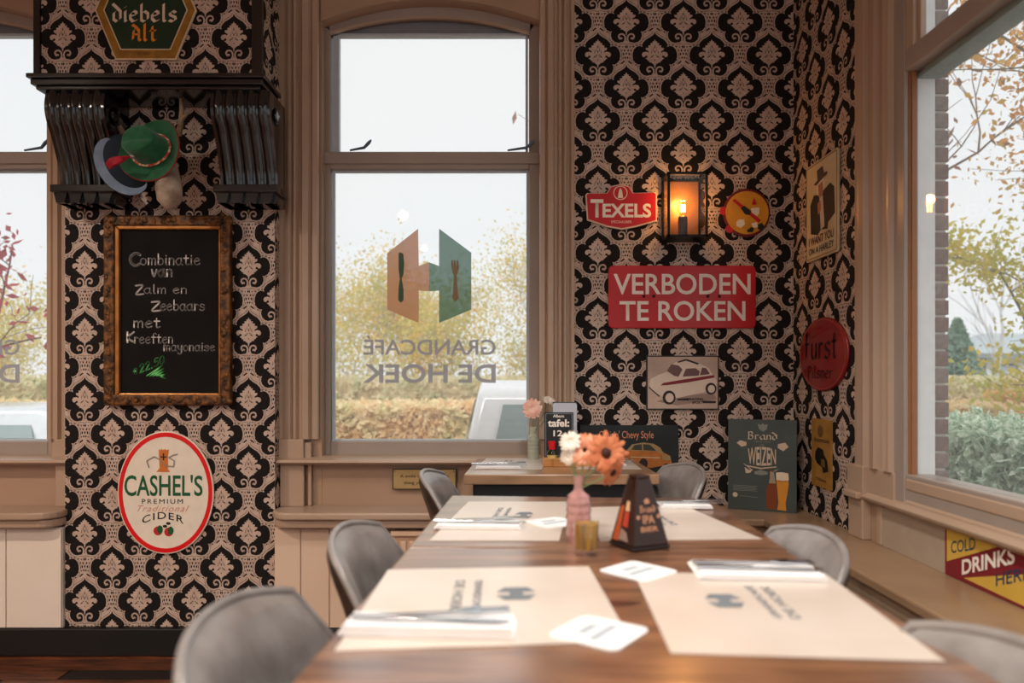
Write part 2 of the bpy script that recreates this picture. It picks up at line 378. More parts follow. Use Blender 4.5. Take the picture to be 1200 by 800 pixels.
# ---------------- damask wallpaper ----------------
CELL = [(0, 205), (10, 182), (40, 158), (80, 134), (106, 106), (117, 84), (112, 62), (128, 68), (146, 72), (170, 62), (190, 40), (202, 5), (204, -30), (196, -66), (178, -92), (152, -106), (132, -104), (140, -124), (142, -150), (130, -182), (104, -206), (74, -214), (44, -208), (16, -206), (8, -196), (0, -190)]
MED = [(0, 134), (10, 114), (24, 112), (18, 98), (40, 98), (36, 80), (60, 74), (56, 56), (84, 52), (80, 34), (58, 22), (56, 6), (80, 16), (108, 10), (120, -10), (112, -32), (94, -36), (84, -22), (72, -20), (64, -36), (86, -48), (68, -60), (64, -70), (50, -72), (52, -86), (34, -88), (22, -98), (8, -108), (4, -132), (0, -142)]
CURL = [(42, -164), (50, -176), (66, -170), (72, -150), (58, -131), (34, -130), (15, -145), (9, -172), (14, -198), (28, -214)]
SPECK = [[(4, -238), (16, -248), (8, -266), (0, -256)], [(26, -250), (44, -246), (34, -262)], [(54, -240), (74, -246), (58, -256)], [(10, -282), (24, -274), (22, -294), (10, -298)], [(34, -276), (46, -284), (38, -298)], [(0, -304), (8, -316), (0, -334)], [(18, -312), (32, -306), (30, -330), (20, -334)],
         [(36, -318), (44, -322), (38, -340)], [(8, -344), (20, -352), (10, -368), (2, -358)], [(26, -350), (36, -356), (28, -374)], [(60, -368), (74, -380), (58, -384)], [(12, -392), (24, -384), (48, -404), (58, -418), (40, -414)], [(38, -382), (58, -400), (70, -412), (56, -396)], [(78, -420), (96, -418), (92, -432)], [(6, -222), (14, -230), (2, -232)],
         [(118, -232), (140, -226), (124, -240)], [(90, -236), (108, -238), (94, -246)]]
MDET = [[(0, 84), (5, 60), (0, 44), (-5, 60)], [(14, 66), (18, 20), (12, 20)], [(-14, 66), (-12, 20), (-18, 20)], [(0, 30), (6, 14), (0, 0), (-6, 14)], [(28, 40), (34, -6), (26, 6)], [(-28, 40), (-26, 6), (-34, -6)], [(8, -26), (44, -46), (30, -26)], [(-8, -26), (-30, -26), (-44, -46)], [(0, -56), (5, -66), (0, -76), (-5, -66)], [(6, -10), (26, -22), (8, -20)], [(-6, -10), (-8, -20), (-26, -22)]]
def clip(poly, x0, x1, z0, z1):
    for ax, lim, sg in ((0, x0, 1), (0, x1, -1), (1, z0, 1), (1, z1, -1)):
        out = []
        for i in range(len(poly)):
            a, b = poly[i-1], poly[i]; ia = sg*(a[ax]-lim) >= 0; ib = sg*(b[ax]-lim) >= 0
            if ia != ib:
                t = (lim-a[ax])/(b[ax]-a[ax]); out.append((a[0]+(b[0]-a[0])*t, a[1]+(b[1]-a[1])*t))
            if ib: out.append(b)
        poly = out
        if len(poly) < 3: return []
    return poly
from mathutils.geometry import tessellate_polygon
def tess(poly):
    r = tessellate_polygon([[Vector((x, z, 0)) for x, z in poly]])
    return [[poly[i] for i in t] for t in r]
def mirr(p): return [(-x, z) for x, z in p[::-1]]
_c = CELL+[(-x, z) for x, z in CELL[-2:0:-1]]; _m = MED+[(-x, z) for x, z in MED[-2:0:-1]]
CT, MT = tess(_c), tess(_m)
CU = []
for i in range(len(CURL)-1):
    (ax_, az_), (bx_, bz_) = CURL[i], CURL[i+1]; L_ = math.hypot(bx_-ax_, bz_-az_); hw = (7.5 if i > 1 else 10)
    nx, nz_ = -(bz_-az_)/L_*hw, (bx_-ax_)/L_*hw
    q = [(ax_-nx, az_-nz_), (bx_-nx, bz_-nz_), (bx_+nx, bz_+nz_), (ax_+nx, az_+nz_)]; CU += [q, mirr(q)]
_loop = CELL                                       # dark hairline that follows the cell edge inside the pale lattice
HL = []
for i in range(len(CELL)-2):
    (ax_, az_), (bx_, bz_) = CELL[i], CELL[i+1]; L_ = math.hypot(bx_-ax_, bz_-az_) or 1
    nx, nz_ = -(bz_-az_)/L_, (bx_-ax_)/L_
    if L_ < 14: continue
    q = [(ax_+nx*14, az_+nz_*14), (bx_+nx*14, bz_+nz_*14), (bx_+nx*17.5, bz_+nz_*17.5), (ax_+nx*17.5, az_+nz_*17.5)]; HL += [q, mirr(q)]
SPK = [p for s in SPECK for p in (s, mirr(s))]
def wallpaper(name, parent, x0, x1, z0, z1, ax, az, pw, ph, place, mats=None):
    """x,z rectangle covered with damask, (ax,az) a medallion centre, pw,ph the repeat; place(x,z,lift) -> world point"""
    g = G(); sx, sz = pw/520, ph/630
    def put(poly, cx, cz, lift, m):
        q = clip([(cx+x*sx, cz+z*sz) for x, z in poly], x0, x1, z0, z1)
        if q: g.add([place(x, z, lift) for x, z in q], [tuple(range(len(q)))], m)
    g.add([place(x, z, 0.0002) for x, z in ((x0, z0), (x1, z0), (x1, z1), (x0, z1))], [(0, 1, 2, 3)], 0)
    i0 = int((x0-ax)/pw*2)-3; i1 = int((x1-ax)/pw*2)+3; j0 = int((z0-az)/ph*2)-3; j1 = int((z1-az)/ph*2)+3
    for i in range(i0, i1+1):
        for j in range(j0, j1+1):
            if (i+j) % 2: continue
            cx, cz = ax+i*pw/2, az+j*ph/2
            if cx < x0-pw*.5 or cx > x1+pw*.5 or cz < z0-ph or cz > z1+ph: continue
            for p in HL+SPK: put(p, cx, cz, .0005, 1)
            for p in CT: put(p, cx, cz, .0008, 1)
            for p in MT+CU: put(p, cx, cz, .0014, 0)
            for p in MDET: put(p, cx, cz, .0018, 1)
    return g.build(name, mats or [PALE, DARK], parent)
k = WALLY/F
wallpaper('damask_wallpaper', wb, .253, RX, LZ0, CEIL, X(734, WALLY), Z(101.3, WALLY), 66.7*k, 77.2*k, lambda x, z, l: (x, WALLY-l, z))
k = BY/F
wallpaper('damask_wallpaper', wc, BL, BR, .105, HZ, X(259.5, BY), Z(663, BY), 64*k, 78.4*k, lambda x, z, l: (x, BY-l, z))
wallpaper('damask_wallpaper', wc, BY, WALLY, .105, CEIL, BY+.03, Z(660, BY), 64*k, 78.4*k, lambda x, z, l: (BR+l, x, z))
k = HY/F
wallpaper('damask_wallpaper', hood, X(48, HY), xr0, HZ+.01, CEIL, X(273.7, HY), Z(42, HY), 66.9*k, 81*k, lambda x, z, l: (x, HY+.004-l, z))
wallpaper('damask_wallpaper', hood, HY+.02, BY, HZ+.01, CEIL, HY+.1, Z(42, HY), 66.9*k, 81*k, lambda x, z, l: (BR+l, x, z))
wallpaper('damask_wallpaper', wr, -WALLY, -2.353, LZ0, CEIL, -2.669, .6235, .2252, .2606, lambda x, z, l: (RX-l, -x, z))

# consoles under the hood
def console(x0, label):
    t = thing('carved_console', label, 'console', (x0, 0, 0), group='black carved consoles under the hood')
    wd = .215; zt = HZ-.04; zb = Z(218, 2.70)
    def prof(v):                                  # v 0 top .. 1 bottom -> front y
        s = .5+.5*math.cos(PI*min(1, max(0, (v-.12)/.88)))
        return 2.705-.085*s-.012*math.sin(PI*min(1, v*2.2))
    n = 18; g = G()
    pts = [(prof(i/n)+.012, zt+(zb-zt)*i/n) for i in range(n+1)]
    g.yz(pts[::-1]+[(BY, zt), (BY, zb)][0:1]+[(BY, zb)], 0, wd)
    g.build('scroll_body', BLACKP, t, smooth=True, sharp=30)
    for k_ in range(5):
        r = G(); cx = .028+k_*.04
        vs = []
        for i in range(n+1):
            y, z = prof(i/n)+.012, zt+(zb-zt)*i/n
            for a_ in (0, .25, .5, .75, 1): vs.append((cx-.017+.034*a_, y-.013*math.sin(PI*a_)-.0, z))
        r.add(vs, [(i*5+j, i*5+j+1, i*5+j+6, i*5+j+5) for i in range(n) for j in range(4)])
        r.build('rib', BLACKP, t, smooth=True, sharp=80)
    s = G().lathe([(.030, 0), (.034, .006), (.03, .012), (.016, .014), (.0, .016)], n=20)
    s.build('side_rosette', BLACKP, t, loc=(wd-.002, 2.70, zt-.07), rot=(0, PI/2, 0), smooth=True)
    b = G().box(-.012, wd+.012, 2.672, BY, zb-.028, zb).build('foot_block', BLACKP, t, bevel=.003)
    for k_ in range(4):
        G().xz([(.004+k_*.055, zb-.065), (.034+k_*.055, zb-.065), (.044+k_*.055, zb-.028), (-.006+k_*.055, zb-.028)], 2.685, BY-.001).build('dentil', BLACKP, b)
    G().box(0, wd, 2.70, BY, zb-.065, zb-.028).build('dentil_back', BLACKP, b)
    return t
console(-1.682, 'black carved console under the left end of the chimney hood')
console(-1.082, 'black carved console under the right end of the chimney hood')

# ---------------- windows in the back wall ----------------
PR = [(632, 0), (633, 10), (638, 12), (640, 4), (642, 20), (648, 24), (650, 8), (653, 6), (655, 20), (657, 22), (659, 8), (661, 20), (663, 20), (664, 7), (667, 7), (669, 22), (672.6, 22), (672.6, 0)]
ORG_BLUE = mat('stay_blue_grey', '52697C', .35, metal=.4)
FILM_O = film_mat('film_rust', 'D39A77', .88); FILM_G = film_mat('film_green', '4E8572', .85); FILM_T = film_mat('film_grey', 'ABA9AF', .93)
FILM_K = film_mat('film_knife_green', '456F5C', .9); FILM_F = film_mat('film_fork_tan', 'B98D70', .9)
def back_window(idx, dx):
    FY = 2.93
    fx = lambda p: X(p, FY)+dx; fz = lambda p: Z(p, FY)
    w_ = struct(G().box(fx(371), fx(387), FY, 2.99, .735, fz(0)).box(fx(620), fx(637), FY, 2.99, .735, fz(0)), 'window_%d' % idx, FRAMEG, bevel=.004)
    G().box(fx(387), fx(620), FY, 2.99, .735, fz(517)).build('bottom_rail', FRAMEG, w_, bevel=.004)
    tz0, tz1 = fz(198), fz(178)
    G().box(fx(387), fx(620), FY-.004, 2.99, tz0, tz1).box(fx(376), fx(632), FY-.014, FY, tz0+.018, tz1-.004).build('transom', FRAMEG, w_, bevel=.004)
    # arched head
    n = 20; xa, xb = fx(387), fx(620); o1 = []; i1 = []
    for i in range(n+1):
        t = i/n; u = (t-.5)*2; o1.append((fx(370)+(fx(637)-fx(370))*t, fz(22)+(fz(2)-fz(22))*(1-u*u)+.03)); i1.append((xa+(xb-xa)*t, fz(38)+(fz(20)-fz(38))*(1-u*u)))
    g = G()
    for i in range(n): g.xz([i1[i], i1[i+1], o1[i+1], o1[i]], FY, 2.985)
    g.build('arched_head', FRAMEG, w_)
    g = G()
    for i in range(n): g.xz([(i1[i][0], i1[i][1]-.008), (i1[i+1][0], i1[i+1][1]-.008), i1[i+1], i1[i]], FY-.006, FY+.01)
    g.build('arch_bead', PAINT2, w_)
    g = G(); g.xz([(x, z) for x, z in [(xa, fz(39)), (xb, fz(39))]+i1[::-1]], FY+.03, 2.98)
    g.build('head_filler', mat('filler_blue_grey', '7C8086', .5), w_)
    # upper sash
    sx0, sx1, sz0, sz1 = fx(389), fx(619), tz1, fz(37)
    SW = mat('sash_pale_blue', 'B9C3CC', .35)
    G().box(sx0-.002, fx(396), FY+.02, FY+.05, sz0, sz1).box(fx(616), sx1, FY+.02, FY+.05, sz0, sz1).box(sx0, sx1, FY+.02, FY+.05, sz1-.008, sz1+.003).box(sx0, sx1, FY+.02, FY+.05, sz0, sz0+.008).build('upper_sash', SW, w_, bevel=.002)
    G().box(fx(388), fx(391), FY+.018, FY+.035, fz(517), tz0).box(fx(617), fx(620), FY+.018, FY+.035, fz(517), tz0).box(fx(388), fx(620), FY+.012, FY+.04, fz(519), fz(515)).box(fx(388), fx(620), FY+.02, FY+.035, tz0-.008, tz0).build('glazing_bead', SW, w_)
    G().box(fx(389), fx(619), FY+.034, FY+.037, sz0, sz1).build('upper_pane', GLASS, w_)
    G().box(fx(388), fx(620), FY+.034, FY+.037, fz(517), tz0).build('lower_pane', GLASS, w_)
    for (a_, b_, up) in ((411, 437, 1), (595, 626, 1)):
        G().tube([(fx(a_), FY-.01, fz(177)), (fx(b_-9), FY-.022, fz(175)), (fx(b_-3), FY-.03, fz(170)), (fx(b_), FY-.034, fz(167))], [.004, .006, .007, .003], 8).build('window_stay', ORG_BLUE, w_, smooth=True)
    # printed film on the glass
    dy = FY+.0335; U = lambda zx, zy: (fx(320+zx/2.666), fz(250+zy/2.666))
    dec = G().add([(x, dy, z) for x, z in [U(352, 120), U(450, 42), U(452, 160), U(484, 148), U(484, 240), U(452, 238), U(452, 340), U(352, 298)]], [(0, 1, 2, 5, 6, 7), (2, 3, 4, 5)]).build('window_film', FILM_O, w_)
    G().add([(x, dy, z) for x, z in [U(484, 148), U(516, 160), U(516, 42), U(618, 118), U(618, 298), U(516, 340), U(516, 238), U(484, 240)]], [(0, 1, 6, 7), (1, 2, 3, 4, 5, 6)]).build('green_half', FILM_G, dec)
    g = G(); g.flat([U(388, 120), U(393, 116), U(403, 122), U(406, 150), U(404, 185), U(398, 200), U(404, 235), U(404, 268), U(396, 276), U(387, 268), U(388, 230), U(392, 200), U(388, 170)], dy-.0005)
    g.build('knife_print', FILM_K, dec)
    g = G(); g.flat([U(564, 190), U(571, 190), U(578, 262), U(568, 273), U(558, 262)], dy-.0005); g.flat([U(555, 160), U(580, 160), U(576, 182), U(571, 190), U(564, 190), U(559, 182)], dy-.0005)
    for q in (555, 563, 571.5): g.flat([U(q, 142), U(q+5, 142), U(q+7, 160), U(q, 160)], dy-.0005)
    g.build('fork_print', FILM_F, dec)
    (x0, z0), (x1, z1) = U(278, 441), U(695, 380); text('GRANDCAFÉ', (x0, z0, x1, z1), dy, FILM_T, dec, bold=.014, mirror=True, depth=0)
    (x0, z0), (x1, z1) = U(275, 530), U(695, 470); text('DE HOEK', (x0, z0, x1, z1), dy, FILM_T, dec, bold=.022, mirror=True, depth=0)
    # fluted casing either side
    g = G(); base = WALLY-.002
    pr = [(X(p, WALLY)+dx, d) for p, d in PR]
    lf = [(X(374-(p-632)*1.12, WALLY)+dx, d) for p, d in PR]
    for q in (pr, lf):
        m_ = len(q); zb, zt = Z(514, WALLY), CEIL
        vs = [(x, base-d/1000, z) for z in (zb, zt) for x, d in q]
        g.add(vs, [(i, i+1, m_+i+1, m_+i) for i in range(m_-1)]+[tuple(range(m_)), tuple(range(m_, 2*m_))])
    struct(g, 'trim_%d' % idx, PAINT2, smooth=True, sharp=25)
    g = G()
    for a_, b_ in ((329, 358), (644, 673)): g.box(X(a_, WALLY)+dx, X(b_, WALLY)+dx, base-.026, base, .73, Z(514, WALLY)); g.box(X(a_, WALLY)+dx+.004, X(b_, WALLY)+dx, base-.022, base, LZ0, .725)
    for a_, b_ in ((358, 366), (640, 646)): g.box(X(a_, WALLY)+dx, X(b_, WALLY)+dx, base-.016, base, .745, Z(518, WALLY))
    g.box(X(362, WALLY)+dx, X(366, WALLY)+dx, base-.012, base, LZ0, .73)
    struct(g, 'trim_%d' % (idx+10), PAINT2, bevel=.003)
    # inner sill moulding
    g = G(); g.yz([(base, .722), (base-.048, .728), (base-.058, .736), (base-.055, .745), (base-.03, .752), (base+.07, .756), (base+.07, .722)], X(328, WALLY)+dx, X(674, WALLY)+dx)
    struct(g, 'trim_%d' % (idx+20), PAINT2, smooth=True, sharp=30)
back_window(1, 0); back_window(2, DXW)

# ---------------- ledges ----------------
def ledge_outline(x0, x1, yf, yb, rl, rr):
    pts = [(x0, yb)]
    if rl: pts += [(x0+rl-rl*math.cos(a_), yf+rl-rl*math.sin(a_)) for a_ in [PI/2*i/6 for i in range(7)]]
    else: pts.append((x0, yf))
    if rr: pts += [(x1-rr+rr*math.sin(a_), yf+rr-rr*math.cos(a_)) for a_ in [PI/2*i/6 for i in range(7)]]
    else: pts.append((x1, yf))
    return pts+[(x1, yb)]
LZ = .56
g = G().xy(ledge_outline(-.905, .56, 2.705, WALLY+.01, .08, 0), LZ-.028, LZ).xy(ledge_outline(-.902, .56, 2.725, WALLY+.01, .07, 0), LZ-.062, LZ-.03)
o = struct(g, 'trim_31', PAINT2, bevel=.007)
g = G().xy(ledge_outline(-4.2, -1.705, 2.705, WALLY+.01, 0, .085), LZ-.028, LZ).xy(ledge_outline(-4.2, -1.71, 2.725, WALLY+.01, 0, .075), LZ-.062, LZ-.03)
struct(g, 'trim_32', PAINT2, bevel=.007)
WOODLEDGE = mat('ledge_brown', 'A08468', .3, c2='8F7359', scale=3, bump=.05)
g = G().xy([(.56, 2.59), (.908, 2.59), (.908, -3.4), (RX, -3.4), (RX, WALLY), (.56, WALLY)], LZ-.028, LZ)
struct(g, 'trim_33', WOODLEDGE, bevel=.006)
g = G().box(.92, .94, -3.4, 2.61, LZ-.075, LZ-.03)
struct(g, 'trim_34', mat('apron_taupe', '95806B', .5))
struct(G().box(.56, .93, 2.60, 2.62, LZ-.075, LZ-.03), 'trim_35', mat('apron_dark', '6B5240', .6))
# panels under the ledges
PWHITE = mat('panel_white', 'EEE6DC', .5, c2='E6D8C8', scale=2, bump=.04)
def low_panels(idx, xs, SALMON=SALMON):
    base = struct(G().box(xs[0], xs[-1], BY-.012, WALLY+.01, .105, LZ-.07), 'trim_%d' % idx, SALMON)
    for a_, b_ in zip(xs[:-1], xs[1:]): G().box(a_+.002, b_-.002, BY-.02, BY-.012, .107, LZ-.074).build('panel', SALMON, base, bevel=.002)
low_panels(41, [-.902, -.80, -.69, -.58, -.47])
low_panels(42, [-3.2, -2.9, -2.6, -2.3, -2.05, -1.93, -1.717], PWHITE)
struct(G().box(-4.2, -.47, BY-.028, BY+.02, 0, .105), 'baseboard_back', PLINTH, bevel=.004)
struct(G().box(-.47, .56, 2.80, WALLY+.01, 0, LZ-.03), 'trim_43', mat('niche_shade', 'B79A80', .7))  # tan back of the radiator niche, darker than the panels beside it

# ---------------- right window ----------------
gx = 1.15; WY1, WY0 = 2.055, .06
zt0, zt1 = 1.93, 1.99; zb = 1.06-.234*1.15
w3 = struct(G().box(RX-.006, gx+.01, WY1, 2.112, .70, 2.85).box(RX, gx+.01, WY0-.02, WY0+.04, .70, 2.85), 'window_3', FRAMEG, bevel=.003)
G().box(RX-.002, gx+.05, WY0, WY1+.03, zt0, zt1).build('transom', FRAMEG, w3, bevel=.004)
G().box(RX+.0, gx+.05, WY0, WY1+.03, .70, zb).build('bottom_rail', FRAMEG, w3, bevel=.004)
G().box(RX-.003, RX+.012, WY0, WY1, zb-.045, zb-.012).build('rail_bead', PAINT2, w3, bevel=.005)
BEAD = mat('bead_orange_brown', '9A6A45', .4)  # orange-brown puts the warm room light on the reveal into the bead colour
G().box(RX+.006, gx, WY1-.004, WY1+.001, zb, zt0).box(RX+.012, gx, WY1-.009, WY1, zb, zt0).build('glazing_bead', BEAD, w3, bevel=.001)
G().box(gx, gx+.004, WY0, WY1, zb, zt0).build('lower_pane', GLASS, w3)
G().box(RX+.0, RX+.02, WY1-.035, WY1+.02, zt1, 2.85).box(RX+.012, RX+.03, WY1-.05, WY1+.02, zt1, 2.85).build('upper_sash', PAINT2, w3, bevel=.003)
G().box(gx+.015, gx+.019, WY0, WY1, zt1, 2.85).build('upper_pane', GLASS, w3)
WHT = mat('white_outer_frame', 'E8EBEC', .5)
G().box(gx+.006, gx+.056, WY1-.0, WY1+.05, .72, 2.85).build('outer_frame', WHT, w3)
G().box(gx+.006, gx+.07, WY0, WY1, zt0-.02, zt0+.004).build('outer_head', mat('dark_rebate', '7F8A85', .6), w3)
# fluted casing on right wall
dep = lambda p: 850*RX/(p-CX)
PR3 = [(1003, 0), (1003.5, 6), (1008, 10), (1012, 4), (1013, 20), (1019, 22), (1021, 2), (1025, 2), (1026, 20), (1032, 24), (1034, 2), (1040, 2), (1042, 22), (1045, 16), (1047, 22), (1049, 22), (1050.5, 4), (1054, 4), (1054.5, 0)]
g = G(); q = [(dep(p), d) for p, d in PR3]; m_ = len(q); zb_ = 1.06-.22*1.1
vs = [(RX+.001-d/1000, y, z) for z in (zb_-.03, 2.95) for y, d in q]
g.add(vs, [(i, i+1, m_+i+1, m_+i) for i in range(m_-1)]+[tuple(range(m_)), tuple(range(m_, 2*m_))])
struct(g, 'trim_51', PAINT2, smooth=True, sharp=25)
g = G().box(RX-.03, RX+.001, dep(1022), dep(1003), .70, zb_-.03)
g.box(RX-.012, RX+.001, dep(1052), dep(1022), .70, zb_-.03)
g.box(RX-.028, RX+.001, dep(1021), dep(1004), LZ0, .69).box(RX-.01, RX+.001, dep(1036), dep(1031), LZ0, .69)
struct(g, 'trim_52', PAINT2, bevel=.003)
prof = [(RX+.001, .672), (RX-.012, .678), (RX-.03, .688), (RX-.034, .698), (RX-.02, .706), (RX-.006, .71), (RX+.001, .72)]
g = G(); ys = (WY0-.4, dep(1020)); m_ = len(prof)
g.add([(x, y, z) for y in ys for x, z in prof], [(i, i+1, m_+i+1, m_+i) for i in range(m_-1)]+[tuple(range(m_)), tuple(range(m_, 2*m_))])
g.box(RX-.045, RX+.001, dep(1020), dep(1002.5), .686, .706)
struct(g, 'trim_53', PAINT2, smooth=True, sharp=30, bevel=.003)
struct(G().box(RX-.004, RX+.001, WY0-.4, dep(1036), LZ0, .675), 'trim_54', mat('panel_taupe', 'AD9C8A', .55))
# bricks of the outer pier
BR1 = mat('brick_red_brown', '7E665E', .85, c2='6A5048', scale=30, bump=.4, bscale=80); BR2 = mat('brick_grey_brown', '8A7A74', .85, c2='6E5E58', scale=30, bump=.4, bscale=80)
pier = struct(G().box(gx+.058, gx+.088, WY1+.004, 2.3, .5, 3.0), 'wall_outer_pier', mat('mortar', 'B9B4AE', .9))
b0 = {}
for i in range(42):
    kx = random.choice((0, 1))
    if kx not in b0: b0[kx] = o = G().box(0, .038, 0, .1, 0, .041).build('brick', [BR1, BR2][kx], pier, bevel=.002)
    else: o = b0[kx].copy(); COL.objects.link(o)
    o.location = (gx+.057+random.uniform(-.001, .001), WY1, .76+i*.0482); o.parent = pier
# plain openings behind the camera
g = G().box(RX+.04, RX+.08, -3.4, -.9, 2.0, 2.06).box(RX+.04, RX+.08, -2.2, -2.14, .7, 2.85); struct(g, 'window_4', FRAMEG)
# ---------------- pendant lamps of the room ----------------
BRASS = mat('brass', 'B08A4A', .3, metal=1); BULB = mat('warm_bulb', 'FFD9A0', .3, emis=12)
BLK = mat('black_metal', '121212', .45, metal=.6)
for i, (x, y) in enumerate(LAMPS):
    t = thing('pendant_lamp', ['black pendant lamp high over the left side of the room', 'black pendant lamp behind the viewer over the near table end', 'black pendant lamp at the far rear left of the room', 'black pendant lamp high above the long table'][i], 'lamp', (x, y, 2.62), group='pendant lamps over the room')
    G().tube([(0, 0, .1), (0, 0, CEIL-2.62)], .004, 6).build('cord', BLK, t)
    G().lathe([(.03, .14), (.05, .13), (.09, .08), (.17, 0), (.175, -.01), (.165, -.01), (.085, .07), (.02, .12)], n=28).build('lamp_shade', mat('lamp_shade_black', '1A1A1A', .4), t, smooth=True)
    G().ball((0, 0, .0), .032, 12).build('bulb', BULB, t, smooth=True)
    l = bpy.data.lights.new('pendant_light', 'SPOT'); l.energy = LAMP_POWER*6; l.color = LAMP_COL; l.shadow_soft_size = .04; l.spot_size = math.radians(165); l.spot_blend = .6
    o = bpy.data.objects.new('pendant_light', l); COL.objects.link(o); o.location = (x, y, 2.6)

for i, (x, y, z) in enumerate(TABLE_FILLS):  # unseen cone lamps added to brighten the tabletop and chair backs
    t = thing('pendant_lamp', ['black cone pendant lamp right above the near section of the long table', 'black cone pendant lamp right above the far section of the long table'][i], 'lamp', (x, y, z), group='pendant lamps over the long table')
    G().tube([(0, 0, .12), (0, 0, CEIL-z)], .004, 6).build('cord', BLK, t)
    G().lathe([(.02, .15), (.035, .14), (.14, .0), (.145, -.004), (.135, -.002), (.03, .13)], n=28).build('lamp_shade', mat('lamp_shade_black', '1A1A1A', .4), t, smooth=True)
    G().ball((0, 0, .045), .028, 12).build('bulb', BULB, t, smooth=True)
    l = bpy.data.lights.new('table_light', 'SPOT'); l.energy = TABLE_FILL_POWER; l.color = (1, .93, .86); l.shadow_soft_size = .1; l.spot_size = math.radians(112); l.spot_blend = .7
    o = bpy.data.objects.new('table_light', l); COL.objects.link(o); o.location = (x, y, z-.02)
# ---------------- tables ----------------
WOOD = mat('table_wood', '94694A', .30, c2='5E3D29', scale=4, stretch=(1.3, 9, 3), coat=1.0, coat_ior=2.3, crough=.22, bump=.08, bscale=10, detail=8)
WOOD2 = mat('table_wood_pale', 'B08A68', .3, c2='8C6A4E', scale=4, stretch=(1.3, 9, 3), coat=1.0, coat_ior=1.8, crough=.2, bump=.06, bscale=10, detail=8)
EDGEW = mat('table_edge_wood', 'B08560', .5, c2='94694A', scale=6, stretch=(2, 2, 12))
KNOT = mat('knot_brown', '4A2A18', .4, coat=1, coat_ior=1.8)
TBLK = mat('table_frame_black', '14171B', .5)
def table(label, quad, loc, wood, legs):
    """quad: four corners near-left, near-right, far-right, far-left"""
    t = thing('dining_table', label, 'table', (loc[0], loc[1], 0))
    q = [(x-loc[0], y-loc[1]) for x, y in quad]
    G().xy(q, .716, .75).build('tabletop', wood, t, bevel=.004)
    cx = sum(x for x, y in q)/4; cy_ = sum(y for x, y in q)/4
    inn = [(cx+(x-cx)*.88, cy_+(y-cy_)*.88) for x, y in q]
    for i in range(4):
        (xa, ya), (xb, yb) = inn[i], inn[(i+1) % 4]; dx, dy = xb-xa, yb-ya; L_ = math.hypot(dx, dy); nx, ny = -dy/L_*.01, dx/L_*.01
        G().xy([(xa-nx, ya-ny), (xb-nx, yb-ny), (xb+nx, yb+ny), (xa+nx, ya+ny)], .655, .716).build('apron', TBLK, t)
    for x, y in legs: G().box(x-loc[0]-.02, x-loc[0]+.02, y-loc[1]-.02, y-loc[1]+.02, .012, .716).build('column', TBLK, t, bevel=.003); G().box(x-loc[0]-.03, x-loc[0]+.03, y-loc[1]-.12, y-loc[1]+.12, 0, .012).build('foot_plate', TBLK, t, bevel=.003)
    return t
tf = table('farther section of the long brown table, carrying the pink vase and brown stand', [(-.186, 1.343), (.508, 1.318), (.521, 1.882), (-.154, 1.935)], (.17, 1.62), WOOD, [(.125, 1.66)])
tn = table('long brown wooden table, the section nearest the viewer', [(-.262, .12), (.507, .12), (.503, 1.312), (-.186, 1.337)], (.14, .72), WOOD, [(.098, .4), (.1, 1.085)])
p = TB(722, 707); G().xy([(p.x-tn.location.x+.035*math.cos(a_)*(1+.2*math.sin(3*a_)), p.y-tn.location.y+.012*math.sin(a_)) for a_ in [2*PI*i/14 for i in range(14)]], .7503, .7507).build('wood_knot', KNOT, tn)
ts = table('small pale wooden table under the window sill, set with vase, condiments and table sign', [(-.149, 2.36), (.489, 2.36), (.48, 2.835), (-.125, 2.835)], (.17, 2.6), WOOD2, [(.17, 2.6)])

